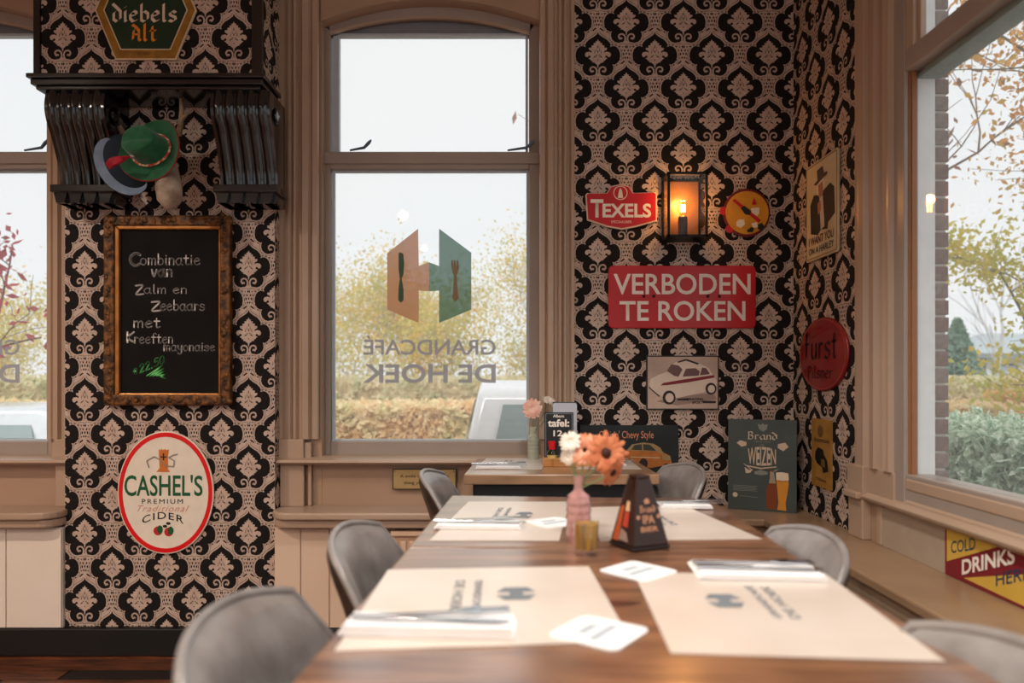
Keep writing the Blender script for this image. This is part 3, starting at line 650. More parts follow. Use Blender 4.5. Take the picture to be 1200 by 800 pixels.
# ---------------- chairs ----------------
LEA = mat('grey_brown_leather', '8E8A88', .34, c2='726C69', scale=14, bump=.25, bscale=90, spec=.6, coat=.35, coat_ior=1.5, crough=.3)
LEAB = mat('dark_leather_back', '3B2F28', .45, c2='2C231E', scale=20, bump=.2, bscale=90)
def chair(label, loc, rz):
    """local: front of the seat towards +x, back at -x"""
    t = thing('dining_chair', label, 'chair', (loc[0], loc[1], 0), rz)
    def shell(u, v, off):
        a_ = u*2-1; b_ = v*2-1                      # square -> rounded outline
        x_ = a_*math.sqrt(1-.30*b_*b_); z_ = b_*math.sqrt(1-.24*a_*a_)
        r = max(abs(a_), abs(b_)); th = .019*(max(0, 1-r**10))**.5
        wv = .215*(1-.10*max(0, z_)); yy = x_*wv
        wrap = .075*abs(x_)**2.3*(1-.45*max(0, z_))
        zz = .585+z_*.2
        xx = -.215-.045*z_-.02*(z_*z_)+wrap
        return (xx+off*th, yy, zz)
    n = 22
    g = G(); g.grid(lambda u, v: shell(u, v, 1), n, n)
    g.build('backrest', LEA, t, smooth=True, sharp=80)
    g = G(); g.grid(lambda u, v: shell(u, 1-v, -1), n, n)
    g.build('backrest_shell', LEAB, t, smooth=True, sharp=80)
    rim = []
    for i in range(64):
        tt = i/64*4; s_ = int(tt); f_ = tt-s_
        u, v = [(f_, 0), (1, f_), (1-f_, 1), (0, 1-f_)][s_]; rim.append(shell(u, v, 0))
    rim.append(rim[0]); G().tube(rim, .0065, 8, cap=False).build('rim_piping', LEA, t, smooth=True, sharp=80)
    def seat(u, v):
        a_ = u*2-1; b_ = v*2-1; x_ = a_*math.sqrt(1-.42*b_*b_); y_ = b_*math.sqrt(1-.42*a_*a_)
        return (x_*.16-.03, y_*.215, .455+.02*(1-max(abs(a_), abs(b_))**4))
    g = G(); g.grid(seat, 14, 14); g.grid(lambda u, v: (seat(v, u)[0], seat(v, u)[1], .405), 14, 14)
    e = [seat(*q) for q in [(i/14, 0) for i in range(14)]+[(1, i/14) for i in range(14)]+[(1-i/14, 1) for i in range(14)]+[(0, 1-i/14) for i in range(14)]]
    m_ = len(e); g.add([(x, y, z) for x, y, z in e]+[(x, y, .405) for x, y, z in e], [(i, (i+1) % m_, m_+(i+1) % m_, m_+i) for i in range(m_)])
    g.build('seat', LEA, t, smooth=True, sharp=60)
    for sx in (-1, 1):
        for sy in (-1, 1): G().tube([(sx*.12, sy*.13, .41), (sx*.165, sy*.19, 0)], [.014, .010], 10).build('leg', BLK, t, smooth=True)
    G().box(-.14, .14, -.14, .14, .39, .407).build('seat_plate', BLK, t)
    return t
CHL = [('grey leather chair back at the bottom left, nearest the viewer', (-.075, .86), -.02),
       ('grey leather chair at the left of the long table, second from the viewer', (-.035, 1.33), -.02),
       ('grey leather chair at the left of the small table, below the brass plaque', (.022, 2.15), -.02)]
for lb, lc, rz in CHL: chair(lb, lc, rz)
chair('grey leather chair at the right of the long table, farther from the viewer', (.286, 1.30), PI-.03)
chair('grey leather chair at the lower right corner, cut by the picture edge', (.262, .71), PI+.05)
chair('grey leather chair at the right of the small table, against the patterned wallpaper', (.315, 2.28), PI+.15)

# radiators
RADW = mat('radiator_white', 'E4DED6', .4); RADP = mat('radiator_peach', 'D9B99C', .45)
def radiator(label, x0, x1, y0, y1, z0, z1, along, m):
    t = thing('radiator', label, 'radiator', ((x0+x1)/2, (y0+y1)/2, 0)); cx, cy_ = (x0+x1)/2, (y0+y1)/2
    G().box(x0-cx, x1-cx, y0-cy_, y1-cy_, z1-.02, z1).build('top_grille', m, t, bevel=.004)
    if along == 'x':
        G().box(x0-cx, x1-cx, y0-cy_+.02, y1-cy_, z0, z1-.02).build('body', m, t)
        n = int((x1-x0)/.033)
        for i in range(n): G().box(x0-cx+i*.033+.004, x0-cx+i*.033+.026, y0-cy_+.008, y0-cy_+.021, z0+.02, z1-.04).build('rib', m, t, bevel=.004)
    else:
        G().box(x0-cx+.02, x1-cx, y0-cy_, y1-cy_, z0, z1-.02).build('body', m, t)
        n = int((y1-y0)/.04)
        for i in range(n): G().box(x0-cx+.008, x0-cx+.021, y0-cy_+i*.04+.006, y0-cy_+i*.04+.032, z0+.02, z1-.04).build('rib', m, t, bevel=.004)
    G().box(-.02, .02, -.02, .02, 0, z0).build('foot', m, t)
radiator('peach ribbed radiator in the niche below the middle window ledge', -.45, .45, 2.74, 2.785, .11, .485, 'x', RADP)
radiator('white ribbed radiator under the ledge along the right wall', .925, .995, .35, 2.2, .10, .485, 'y', RADW)
# ---------------- signs on the walls ----------------
WHITE = mat('enamel_white', 'F1E9DF', .3); RED = mat('enamel_red', 'C4141C', .32, c2='B51219', scale=8, coat=.1)
CREAM = mat('enamel_cream', 'EDE3D2', .3); GREEN = mat('letter_green', '0E5A34', .35); INK = mat('ink_black', '15130F', .45)
GOLD = mat('gold_paint', 'A87A2E', .35, metal=.35, c2='8C6424', scale=30); ORANGE = mat('orange_print', 'E58A26', .45)
BOTTLE = mat('deep_green', '12301E', .3)
D1 = WALLY-.012; DB = BY-.012; DH = HY-.008
def root_sign(name, label, cat, cx, cz, y, rot=None, group=None):
    return thing(name, label, cat, (cx, y, cz), 0, group, rot=rot)
def bx(x0, y0, x1, y1, D, o=None):              # pixel box (top-left, bottom-right) -> x0,z0,x1,z1 relative to o
    r = (X(x0, D), Z(y1, D), X(x1, D), Z(y0, D)); c = (o.location.x, o.location.z) if o else (0, 0)
    return (r[0]-c[0], r[1]-c[1], r[2]-c[0], r[3]-c[1])
def pp(pts, D, o): return [(X(a, D)-o.location.x, Z(b, D)-o.location.z) for a, b in pts]
def flat(name, pts, y, m, parent): return G().flat(pts, y).build(name, m, parent)
# no-smoking sign
D = D1; s = root_sign('enamel_sign', 'large red enamel sign with two lines of white capitals, below the wall lamp', 'sign', X(799, D), Z(347.5, D), D)
b = bx(713, 311, 886, 384.5, D, s); G().xz(rrect(*b, .018), 0, .01).build('plate', RED, s, bevel=.003)
text('VERBODEN', bx(719, 320.5, 879.5, 345, D, s), -.0006, WHITE, s, bold=.014); text('TE ROKEN', bx(726, 352.5, 873.5, 376, D, s), -.0006, WHITE, s, bold=.014)
for a, c in ((754.5, 347), (766, 347), (829.5, 347), (843, 347)): flat('rust_spot', circle(X(a, D)-s.location.x, Z(c, D)-s.location.z, .007, 9), -.0005, mat('rust', '3A120C', .8), s)
# small red shield sign
s = root_sign('enamel_sign', 'small red shield-shaped beer sign with domed top and white letters, left of the wall lamp', 'sign', X(727, D), Z(243, D), D)
pts = pp([(686, 228), (688, 226), (711, 226), (716, 218), (727, 215.5), (737, 218), (742, 226), (768, 225), (770, 227), (770, 259), (745, 266), (729, 269), (712, 266), (688, 258)], D, s)[::-1]
G().xz(pts, 0, .008).build('plate', mat('cream_edge', 'E8C9B0', .4), s, bevel=.001)
cx = sum(p[0] for p in pts)/14; cz = sum(p[1] for p in pts)/14
flat('red_field', [(cx+(x-cx)*.965, cz+(z-cz)*.94) for x, z in pts], -.0012, RED, s)
text('T', bx(692, 233.5, 707, 255, D, s), -.002, WHITE, s, bold=.03); text('EXELS', bx(706, 238.5, 763, 255, D, s), -.002, WHITE, s, bold=.03)
text('SPECIAALBIER', bx(716, 258.5, 740, 261.5, D, s), -.002, CREAM, s)
ring_pts(g := G(), circle(X(727, D)-s.location.x, Z(226, D)-s.location.z, .028, 20), circle(X(727, D)-s.location.x, Z(226, D)-s.location.z, .025, 20), -.002, -.0015); g.build('emblem_ring', CREAM, s)
flat('emblem_figure', pp([(724, 232), (730, 232), (729, 224), (727, 220), (725, 224)], D, s)[::-1], -.002, CREAM, s)
# round yellow sign
s = root_sign('round_sign', 'round yellow sign with dark red rim and diagonal red bar, right of the wall lamp', 'sign', X(875.5, D), Z(249, D), D)
k = D/F; G().xz(circle(0, 0, 27.5*k, 40, 28.5*k), .002, .01).build('rim_plate', mat('dark_red_rim', '6E0F10', .35), s, bevel=.002)
for a, c, r_ in ((848, 247, 5), (855, 268, 5)): flat('red_tab', circle(X(a, D)-s.location.x, Z(c, D)-s.location.z, r_*k, 8), .0015, RED, s)
flat('yellow_disc', circle(0, 0, 25.3*k, 40), .001, mat('sign_yellow', 'D99A22', .4, c2='C88816', scale=20), s)
flat('red_bar', pp([(858, 235), (861, 233), (892, 258), (889, 261)], D, s)[::-1], -.0002, RED, s)
for q in ([(868, 244), (872, 241), (880, 247), (879, 252), (873, 251)], [(888, 263), (893, 261), (896, 266), (892, 270), (888, 268)], [(875, 270), (880, 266), (884, 267), (882, 272), (876, 272)]): flat('black_shape', pp(q, D, s)[::-1], -.0006, INK, s)
for q in ([(880, 244), (890, 243), (890, 250), (887, 253), (881, 249)], [(863, 260), (866, 257), (872, 257), (873, 263), (868, 267), (863, 265)], [(880, 262), (887, 260), (888, 266), (883, 267)]): flat('white_shape', pp(q, D, s)[::-1], -.0004, CREAM, s)
flat('red_flame', pp([(881, 239.5), (883.5, 231), (886.5, 238), (885, 240)], D, s)[::-1], -.0004, RED, s)
# tin picture: white and red toy car
s = root_sign('tin_picture', 'framed tin picture of a cream car with a red stripe below the red enamel sign', 'picture', X(799.5, D), Z(448, D), D)
G().xz([(b_[0], b_[1]) for b_ in ((lambda q: [(q[0], q[1]), (q[2], q[1]), (q[2], q[3]), (q[0], q[3])])(bx(757.5, 416.5, 842.5, 480, D, s)))], 0, .01).build('frame', mat('thin_frame', '2A1E1A', .4), s)
q = bx(759, 418, 841, 478.5, D, s); flat('print', [(q[0], q[1]), (q[2], q[1]), (q[2], q[3]), (q[0], q[3])], -.0005, mat('sepia_print', 'C9B2A2', .45, c2='AB9488', scale=5), s)
V = lambda L_: pp([(740+a/8, 400+c/8) for a, c in L_], D, s)[::-1]
CC = mat('car_cream_print', 'DDCBBC', .45); CD = mat('print_dark', '2A1B18', .5); CM = mat('print_maroon', '7E1A26', .45); CG_ = mat('print_glass', '6A4B48', .4)
flat('ground_shade', V([(230, 560), (430, 600), (800, 540), (760, 480), (400, 520)]), -.0008, mat('print_shade', '9A8478', .5), s)
flat('car_body', V([(165, 400), (180, 350), (260, 310), (330, 285), (380, 215), (430, 185), (500, 165), (640, 210), (720, 245), (760, 310), (800, 370), (790, 440), (700, 470), (430, 530), (300, 520), (200, 470)]), -.0011, CC, s)
flat('car_stripe', V([(270, 412), (300, 388), (460, 360), (770, 314), (778, 338), (520, 385), (330, 410)]), -.0014, CM, s)
for q in ([(330, 275), (375, 212), (440, 225), (478, 262), (440, 330), (400, 322)], [(478, 330), (510, 255), (600, 250), (640, 280), (630, 320)], [(640, 318), (660, 245), (700, 250), (735, 305)]): flat('car_window', V(q), -.0014, CG_, s)
flat('roof_rack', V([(425, 190), (500, 165), (520, 165), (635, 205), (620, 218), (510, 180), (440, 200)]), -.0016, CD, s)
for a, c, r_ in ((352, 525, 66), (744, 442, 56)):
    o = flat('tyre', V(circle(a, c, r_*.92, 20, r_)), -.0018, CD, s); flat('hubcap', V(circle(a+4, c+2, r_*.6, 16, r_*.66)), -.002, CC, o)
flat('bumper', V([(158, 430), (165, 425), (265, 510), (258, 520)]), -.0016, CD, s)
text('RACING', bx(808, 466, 824, 469, D, s), -.002, CD, s, bold=.03); text('SPORT', bx(811, 470, 823, 473, D, s), -.002, CD, s, bold=.03)
flat('caption_bar', V([(430, 535), (540, 530), (540, 552), (430, 552)]), -.0016, CD, s); flat('caption_bar', V([(665, 556), (790, 556), (790, 578), (665, 578)]), -.0016, CD, s)
# dark cruising car picture standing behind the small table
s = root_sign('tin_picture', 'dark tin picture of an orange car with orange lettering, behind the small table', 'picture', X(737, D), Z(541, D), D)
q = bx(680, 498, 795, 584, D, s); G().xz([(q[0], q[1]), (q[2], q[1]), (q[2], q[3]), (q[0], q[3])], 0, .008).build('plate', mat('night_blue_print', '1B2A2E', .35, c2='111313', scale=4), s)
U2 = lambda L_: pp([(670+a/6.667, 480+c/6.667) for a, c in L_], D, s)[::-1]
PO = mat('print_peach', 'D68A66', .5)
text("Cruisin' Chevy Style", bx(702, 504.5, 766, 516, D, s), -.0008, PO, s, bold=.004)
CO = mat('car_orange_print', 'B9702F', .45, c2='A06028', scale=30); CB = mat('roof_cream_print', '9E8458', .45)
flat('car_body', U2([(420, 330), (450, 310), (690, 320), (770, 360), (782, 420), (740, 430), (620, 455), (440, 430), (415, 380)]), -.0008, CO, s)
flat('car_roof', U2([(430, 315), (470, 270), (560, 255), (640, 265), (690, 295), (725, 350), (700, 345), (670, 325), (450, 318)]), -.0011, CB, s)
for q in ([(465, 312), (490, 275), (545, 268), (550, 315)], [(560, 315), (556, 268), (610, 272), (640, 300), (660, 322)]): flat('car_window', U2(q), -.0014, mat('print_window_dark', '3A3A30', .4), s)
flat('car_trunk', U2([(705, 350), (770, 362), (776, 395), (710, 392)]), -.0013, CB, s)
for a, c, r_ in ((560, 420, 42), (735, 445, 26)): flat('tyre', U2(circle(a, c, r_*.8, 18, r_)), -.0015, CD, s)
flat('chrome_strip', U2([(460, 365), (690, 372), (690, 378), (460, 371)]), -.0014, mat('chrome_print', 'C9B99A', .3), s)
text('Low', bx(776, 562, 782, 566, D, s), -.001, PO, s)
# chimney hood: hexagonal beer sign
D = DH; s = root_sign('hexagonal_sign', 'gold and green hexagonal beer sign on the chimney hood', 'sign', X(170.5, D), Z(11, D), D)
HX = lambda L_: pp([(90+a/7.5, c/7.5) for a, c in L_], D, s)[::-1]
def hexa(xm, yt, hx, hb): return HX([(605-hx, 90), (605-hx*.595, 90+hb), (605+hx*.595, 90+hb), (605+hx, 90), (605+hx*.595, 90-hb), (605-hx*.595, 90-hb)])
G().xz(hexa(0, 0, 447, 435), 0, .0075).build('rim', mat('sign_rim_cream', 'D9C4A4', .4), s, bevel=.001)
flat('gold_field', hexa(0, 0, 434, 423), -.0006, GOLD, s); flat('cream_line', hexa(0, 0, 372, 350), -.0010, mat('sign_rim_cream', 'D9C4A4'), s); flat('green_field', hexa(0, 0, 360, 340), -.0014, BOTTLE, s)
strokes('Diebels', bx(90+318/7.5, 36/7.5, 90+872/7.5, 192/7.5, D, s), -.002, mat('letter_cream', 'E0CDB8', .4), s, pen=.17, nib=(.42, .34), smooth=False, gap=.13)
strokes('Alt', bx(90+478/7.5, 212/7.5, 90+700/7.5, 360/7.5, D, s), -.002, ORANGE, s, pen=.17, nib=(.42, .34), smooth=False, gap=.13)
text('Altbier', bx(160, 60.5, 178, 64.5, D, s), -.002, mat('letter_brown', '6B4A1C'), s, shear=.3)
# oval cider sign
D = DB; s = root_sign('oval_sign', 'large cream oval cider sign with red border and green lettering, under the chalkboard', 'sign', X(194, D), Z(577, D), D)
k = D/F; G().xz(circle(0, 0, 56.4*k, 56, 72*k), 0, .008).build('plate', CREAM, s, bevel=.002, smooth=True)
g = G(); ring_pts(g, circle(0, 0, 55*k, 56, 70.5*k), circle(0, 0, 50.3*k, 56, 65.3*k), -.001, -.0002); g.build('red_border', mat('border_red', 'E0141A', .3), s)
U3 = lambda a, c: (130+a/5.16, 500+c/5.16)
def b3(x0, y0, x1, y1): return bx(*U3(x0, y0), *U3(x1, y1), D, s)
text('CASHEL', b3(82, 292, 480, 418), -.0012, GREEN, s, bold=.012); text("'S", b3(482, 290, 555, 418), -.0012, GREEN, s, bold=.012)
text('PREMIUM', b3(188, 436, 436, 465), -.0012, INK, s, space=1.3)
text('Traditional', b3(160, 474, 475, 512), -.0012, mat('script_salmon', 'D99A86', .4), s, shear=.5, space=1.2)
_cx = 0; text('CIDER', b3(190, 545, 440, 588), -.0012, INK, s, bold=.006, space=1.2, warp=lambda x, z, u, t: (x, z+.020*(1-(2*u-1)**2)))
CP = lambda L_: pp([U3(a, c) for a, c in L_], D, s)[::-1]
flat('tower_print', CP([(290, 135), (300, 140), (308, 133), (318, 140), (328, 133), (338, 140), (352, 135), (345, 180), (345, 255), (358, 272), (275, 272), (295, 250), (292, 180)]), -.0012, mat('tower_orange', 'D0762C', .45), s)
flat('cross_print', CP([(300, 178), (315, 178), (315, 160), (323, 160), (323, 178), (338, 178), (338, 185), (323, 185), (323, 202), (315, 202), (315, 185), (300, 185)]), -.0018, INK, s)
g = G()
sw = [U3(a, c) for a, c in [(232, 248), (218, 205), (262, 180), (300, 200), (330, 235), (380, 240), (385, 205), (350, 185), (380, 170), (405, 165)]]
sw = pp(sw, D, s)
for i in range(len(sw)-1):
    (ax_, az_), (bx_, bz_) = sw[i], sw[i+1]; L_ = math.hypot(bx_-ax_, bz_-az_); nx, nz_ = -(bz_-az_)/L_*.0022, (bx_-ax_)/L_*.0022
    g.flat([(ax_-nx, az_-nz_), (bx_-nx, bz_-nz_), (bx_+nx, bz_+nz_), (ax_+nx, az_+nz_)], -.0022)
g.build('ribbon_scroll', mat('scroll_grey', '8F8780', .4), s)
for a, c in ((285, 628), (350, 635)):
    flat('apple_print', CP(circle(a, c, 27, 16, 27)), -.0012, mat('apple_red', 'C3202A', .4), s)
    flat('leaf_print', CP(circle(a+12, c-8, 18, 10, 26)), -.0016, GREEN, s)
for a, c in ((328, 600), (348, 583)): flat('leaf_print', CP(circle(a, c, 14, 10, 9)), -.0016, INK, s)

# chalkboard
D = BY-.035; s = root_sign('chalkboard', 'framed black menu chalkboard with white handwriting and a green price', 'chalkboard', X(195, D), Z(363, D), D)
U4 = lambda a, c: (90+a/3.2, 240+c/3.2)
def b4(x0, y0, x1, y1): return bx(*U4(x0, y0), *U4(x1, y1), D, s)
o_ = b4(98, 38, 574, 752); i_ = b4(138, 74, 544, 722); c_ = b4(158, 92, 525, 702)
R4 = lambda q: [(q[0], q[1]), (q[2], q[1]), (q[2], q[3]), (q[0], q[3])]
def beam(q, w0, y0, y1, m, name, bev):
    x0, z0, x1, z1 = q
    for pl in ([(x0, z0), (x1, z0), (x1-w0, z0+w0), (x0+w0, z0+w0)], [(x1, z0), (x1, z1), (x1-w0, z1-w0), (x1-w0, z0+w0)], [(x1, z1), (x0, z1), (x0+w0, z1-w0), (x1-w0, z1-w0)], [(x0, z1), (x0, z0), (x0+w0, z0+w0), (x0+w0, z1-w0)]):
        G().xz(pl, y0, y1).build(name, m, s, bevel=bev)
OLDG = mat('old_gilt', '7A4E22', .5, metal=.3, c2='3A2412', scale=35, bump=.8, bscale=70, ramp=(.4, .6)); BRG = mat('bright_gilt', 'B87A3A', .35, metal=.4, c2='9A6028', scale=20)
beam(o_, o_[0] and (i_[0]-o_[0]), -.0, .034, OLDG, 'frame_side', .006)
random.seed(11)
gg = G()
for i in range(150):                              # carved leafy relief on the frame
    e = random.random(); side = random.randint(0, 3); w0 = (i_[0]-o_[0])*random.uniform(.25, .75)
    px_, pz_ = [(o_[0]+e*(o_[2]-o_[0]), o_[1]+w0), (o_[0]+e*(o_[2]-o_[0]), o_[3]-w0), (o_[0]+w0, o_[1]+e*(o_[3]-o_[1])), (o_[2]-w0, o_[1]+e*(o_[3]-o_[1]))][side]
    gg.ball((px_, 0, pz_), (random.uniform(.006, .013), .005, random.uniform(.006, .013)), 8)
gg.build('carved_relief', OLDG, s, smooth=True, kind='stuff')
beam(i_, (c_[0]-i_[0])*.8, .006, .034, BRG, 'inner_moulding', .004)
G().xz(R4((c_[0]-.006, c_[1]-.006, c_[2]+.006, c_[3]+.006)), .02, .033).build('slate', mat('slate_black', '161413', .8, c2='1B1918', scale=9, spec=.15), s)
CHK = mat('chalk_white', 'F6F0EC', .9); CHG = mat('chalk_green', '6FD87A', .9); yy = .019
for tx, q, pn in (('C', (190, 178, 228, 224), .13), ('ombinatie', (230, 180, 452, 222), .07), ('van', (272, 240, 347, 266), .1), ('Z', (212, 298, 240, 334), .13), ('alm en', (243, 296, 402, 330), .07),
               ('Z', (272, 360, 304, 396), .13), ('eebaars', (306, 354, 470, 394), .07), ('met', (205, 424, 303, 458), .08), ('K', (180, 476, 206, 514), .13), ('reeften', (208, 480, 350, 518), .07), ('mayonaise', (318, 518, 508, 558), .08)):
    strokes(tx, b4(*q), yy, CHK, s, name='handwriting', pen=pn*1.45)
strokes('€', b4(203, 612, 216, 634), yy, CHG, s, name='price', pen=.15); strokes('22.50', b4(228, 598, 318, 630), yy, CHG, s, name='price', pen=.15, slope=.4)
g = G(); pts = [b4(a, c, a+1, c+1)[:2] for a, c in [(252, 640), (312, 600), (262, 642), (316, 612), (274, 642), (320, 622), (288, 640), (322, 634), (304, 642), (326, 650), (312, 644)]]
for i in range(len(pts)-1):
    (ax_, az_), (bx_, bz_) = pts[i], pts[i+1]; L_ = math.hypot(bx_-ax_, bz_-az_); nx, nz_ = -(bz_-az_)/L_*.0018, (bx_-ax_)/L_*.0018
    g.flat([(ax_-nx, az_-nz_), (bx_-nx, bz_-nz_), (bx_+nx, bz_+nz_), (ax_+nx, az_+nz_)], yy)
g.build('chalk_hatching', CHG, s)

# brass plaque under the sill
D = WALLY-.004; s = root_sign('brass_plaque', 'small engraved brass plaque under the window sill, partly behind a chair back', 'plaque', X(497, D), Z(561, D), D)
q = bx(460, 549, 535, 573.5, D, s); G().xz(R4(q), 0, .004).build('dark_backing', mat('plaque_dark', '3A2A18', .5), s)
q2 = (q[0]+.004, q[1]+.004, q[2]-.004, q[3]-.004); G().xz(R4(q2), -.0015, 0).build('plate', mat('plaque_brass', 'B59A68', .35, metal=.5), s, bevel=.001)
text('A smile is the prettiest', (q[0]+.03, q[3]-.038, q[2]-.03, q[3]-.022), -.0022, mat('engraved', '3E2C18', .6), s, bold=.01); text('thing you can wear', (q[0]+.045, q[1]+.018, q[2]-.045, q[1]+.034), -.0022, mat('engraved', '3E2C18'), s, bold=.01)
for a, c in ((q2[0]+.006, q2[1]+.006), (q2[2]-.006, q2[1]+.006), (q2[0]+.006, q2[3]-.006), (q2[2]-.006, q2[3]-.006)): G().ball((a, -.0015, c), .003, 8).build('screw', BRASS, s)
s.location.y = WALLY-.006

# ---------------- signs on the right wall (local x runs towards the viewer) ----------------
def rsign(name, label, cat, yc, zc, off=.012): return thing(name, label, cat, (RX-off, yc, zc), -PI/2)
def ry(px, off=.012): return F*(RX-off)/(px-CX)
def rz_(py, px, off=.012): return H-(py-CY)*ry(px, off)/F
# tin poster
ya, yb_ = ry(944.4), ry(982); za, zb1 = rz_(308.6, 944.4), rz_(198, 944.4)
s = rsign('tin_poster', 'cream tin poster of a man in a dark coat, high on the right wall', 'poster', (ya+yb_)/2, (za+zb1)/2)
hw, hh = (ya-yb_)/2, (zb1-za)/2
G().xz(rrect(-hw, -hh, hw, hh, .012), 0, .008).build('plate', mat('poster_cream', 'CDBE9E', .4, c2='BEAF8E', scale=8), s, bevel=.002)
g = G(); ring_pts(g, rrect(-hw+.006, -hh+.006, hw-.006, hh-.006, .01), rrect(-hw+.010, -hh+.010, hw-.010, hh-.010, .008), -.001, 0); g.build('border_line', mat('border_tan', '8F7E5E', .5), s)
Q = lambda L_: [(-hw+a*2*hw, hh-c*2*hh) for a, c in L_][::-1]
flat('coat_print', Q([(.18, .72), (.16, .42), (.28, .33), (.42, .36), (.5, .42), (.58, .34), (.78, .3), (.9, .36), (.92, .62), (.72, .68), (.7, .74), (.5, .72), (.4, .76)]), -.001, mat('coat_dark', '23222A', .5), s)
flat('shirt_print', Q([(.46, .4), (.56, .38), (.62, .7), (.5, .72)]), -.0014, mat('shirt_print', 'C9BBA6', .5), s)
flat('face_print', Q([(.4, .24), (.58, .22), (.58, .36), (.5, .4), (.42, .35)]), -.0014, mat('face_print', 'A77460', .5), s)
flat('hair_print', Q([(.36, .26), (.38, .34), (.44, .36), (.42, .26), (.56, .24), (.58, .34), (.63, .3), (.6, .2)]), -.0017, mat('hair_grey', 'D8D0C4', .5), s)
flat('hat_print', Q([(.28, .225), (.4, .2), (.38, .1), (.56, .09), (.6, .17), (.7, .17), (.68, .2), (.35, .245)]), -.002, mat('hat_brown', '4A3A3A', .5), s)
flat('hand_print', Q([(.4, .44), (.5, .42), (.52, .52), (.42, .56)]), -.002, mat('face_print', 'A77460'), s)
text('I WANT YOU', (-hw+.03, -hh+.055, hw-.03, -hh+.085), -.0012, mat('letter_maroon', '5A1E1C', .5), s, bold=.02); text('ON A HARLEY', (-hw+.03, -hh+.022, hw-.03, -hh+.046), -.0012, INK, s, bold=.01)
# red oval
ya, yb_ = ry(936), ry(992.5); zc = rz_(415, 962)
s = rsign('oval_sign', 'dark red oval beer sign with black gothic lettering on the right wall', 'sign', ry(962.5), zc)
hw = (ya-yb_)/2; hh = 43.3*ry(963)/F
OXR = mat('oxblood_enamel', '8C1A1C', .3, c2='7A1416', scale=12, coat=.3)
G().xz(circle(0, 0, hw, 48, hh), 0, .012).build('plate', OXR, s, bevel=.004, smooth=True)
g = G(); ring_pts(g, circle(0, 0, hw*.95, 48, hh*.95), circle(0, 0, hw*.935, 48, hh*.935), -.0008, 0); g.build('border_line', mat('border_rose', 'B0504A', .4), s)
strokes('Fürst', (-hw*.72, -hh*.12, hw*.62, hh*.62), -.0012, INK, s, pen=.14, nib=(.42, .3), smooth=False)
strokes('Pilsner', (-hw*.55, -hh*.68, hw*.45, -hh*.30), -.0012, INK, s, pen=.15, nib=(.42, .3), smooth=False)
# small tan tin
ya, yb_ = ry(951, .006), ry(974.5, .006); z1, z0 = rz_(489.5, 951, .006), rz_(567, 951, .006)
s = rsign('tin_plate', 'small upright tan tin plate with a dark vintage car print, low on the right wall', 'sign', (ya+yb_)/2, (z0+z1)/2, .006)
hw, hh = (ya-yb_)/2, (z1-z0)/2; Q = lambda L_: [(-hw+a*2*hw, hh-c*2*hh) for a, c in L_][::-1]
G().xz(R4((-hw, -hh, hw, hh)), 0, .004).build('plate', mat('tan_print', 'A97C3C', .45, c2='94692E', scale=20), s)
flat('emblem_print', Q(circle(.45, .18, .13, 14, .09)), -.0006, mat('tan_dark', '6F5026', .5), s)
text('Automobile', (-hw*.75, hh*.32, hw*.8, hh*.46), -.0008, CD, s, shear=.3)
flat('car_print', Q([(.2, .5), (.35, .42), (.6, .44), (.65, .52), (.8, .58), (.85, .74), (.6, .78), (.55, .7), (.3, .66), (.2, .6)]), -.0008, INK, s)
flat('car_grille', Q([(.5, .58), (.68, .58), (.7, .7), (.5, .68)]), -.0012, mat('tan_dark', '6F5026'), s)
text('Oldtimer', (-hw*.5, -hh*.82, hw*.5, -hh*.72), -.0008, CD, s)
# cold drinks sign under the right window
off = .008; ya = ry(1107.5, off); zt_ = rz_(613, 1107.5, off); s = rsign('tin_sign', 'yellow and dark red cold drinks sign under the right window', 'sign', ya-.19, .0, off)
L_ = .38; z0, z1 = .562, zt_
G().xz(R4((-.19, z0, .19, z1)), 0, .004).build('plate', mat('sign_maroon', '7E1F2B', .4), s)
mm = mat('sign_mustard', 'D2AE4A', .4); e = .004; zm = (z1-z0)
pt5 = lambda px, py: (s.location.y-ry(px, off), rz_(py, px, off))
flat('yellow_field', [pt5(1109.8, 657.4), pt5(1178.9, 637.9), pt5(1109.8, 617.6)], -.0006, mm, s)
flat('yellow_field', [pt5(1129.4, 676.8), (.19-e, z0+e), (.19-e, z0+zm*.80)], -.0006, mm, s)
def b5(x0, y0, x1, y1):
    a_, b_ = ry(x0, off), ry(x1, off); return (s.location.y-a_, H-(y1-CY)*a_/F, s.location.y-b_, H-(y0-CY)*b_/F)
NV = mat('letter_navy', '1F3F5C', .4)
def slant(lo): return lambda x, z, u, t: (x, z+lo*(u))
def boxw(xa, xb, ya0, ya1): d0, d1 = ry(xa, off), ry(xb, off); return (s.location.y-d0, H-(ya1-CY)*d0/F, s.location.y-d1, H-(ya0-CY)*d0/F)
bz = lambda xa, xb, za_, zb_: (s.location.y-ry(xa, off), za_, s.location.y-ry(xb, off), zb_)
text('COLD', bz(1115, 1143.5, .620, .650), -.0012, NV, s, bold=.006, warp=slant(.032))
text('DRINKS', bz(1127.8, 1190, .577, .615), -.0014, WHITE, s, bold=.03, warp=slant(.076))
text('HERE', bz(1167.6, 1207, .585, .614), -.0012, NV, s, bold=.006, warp=slant(.045))

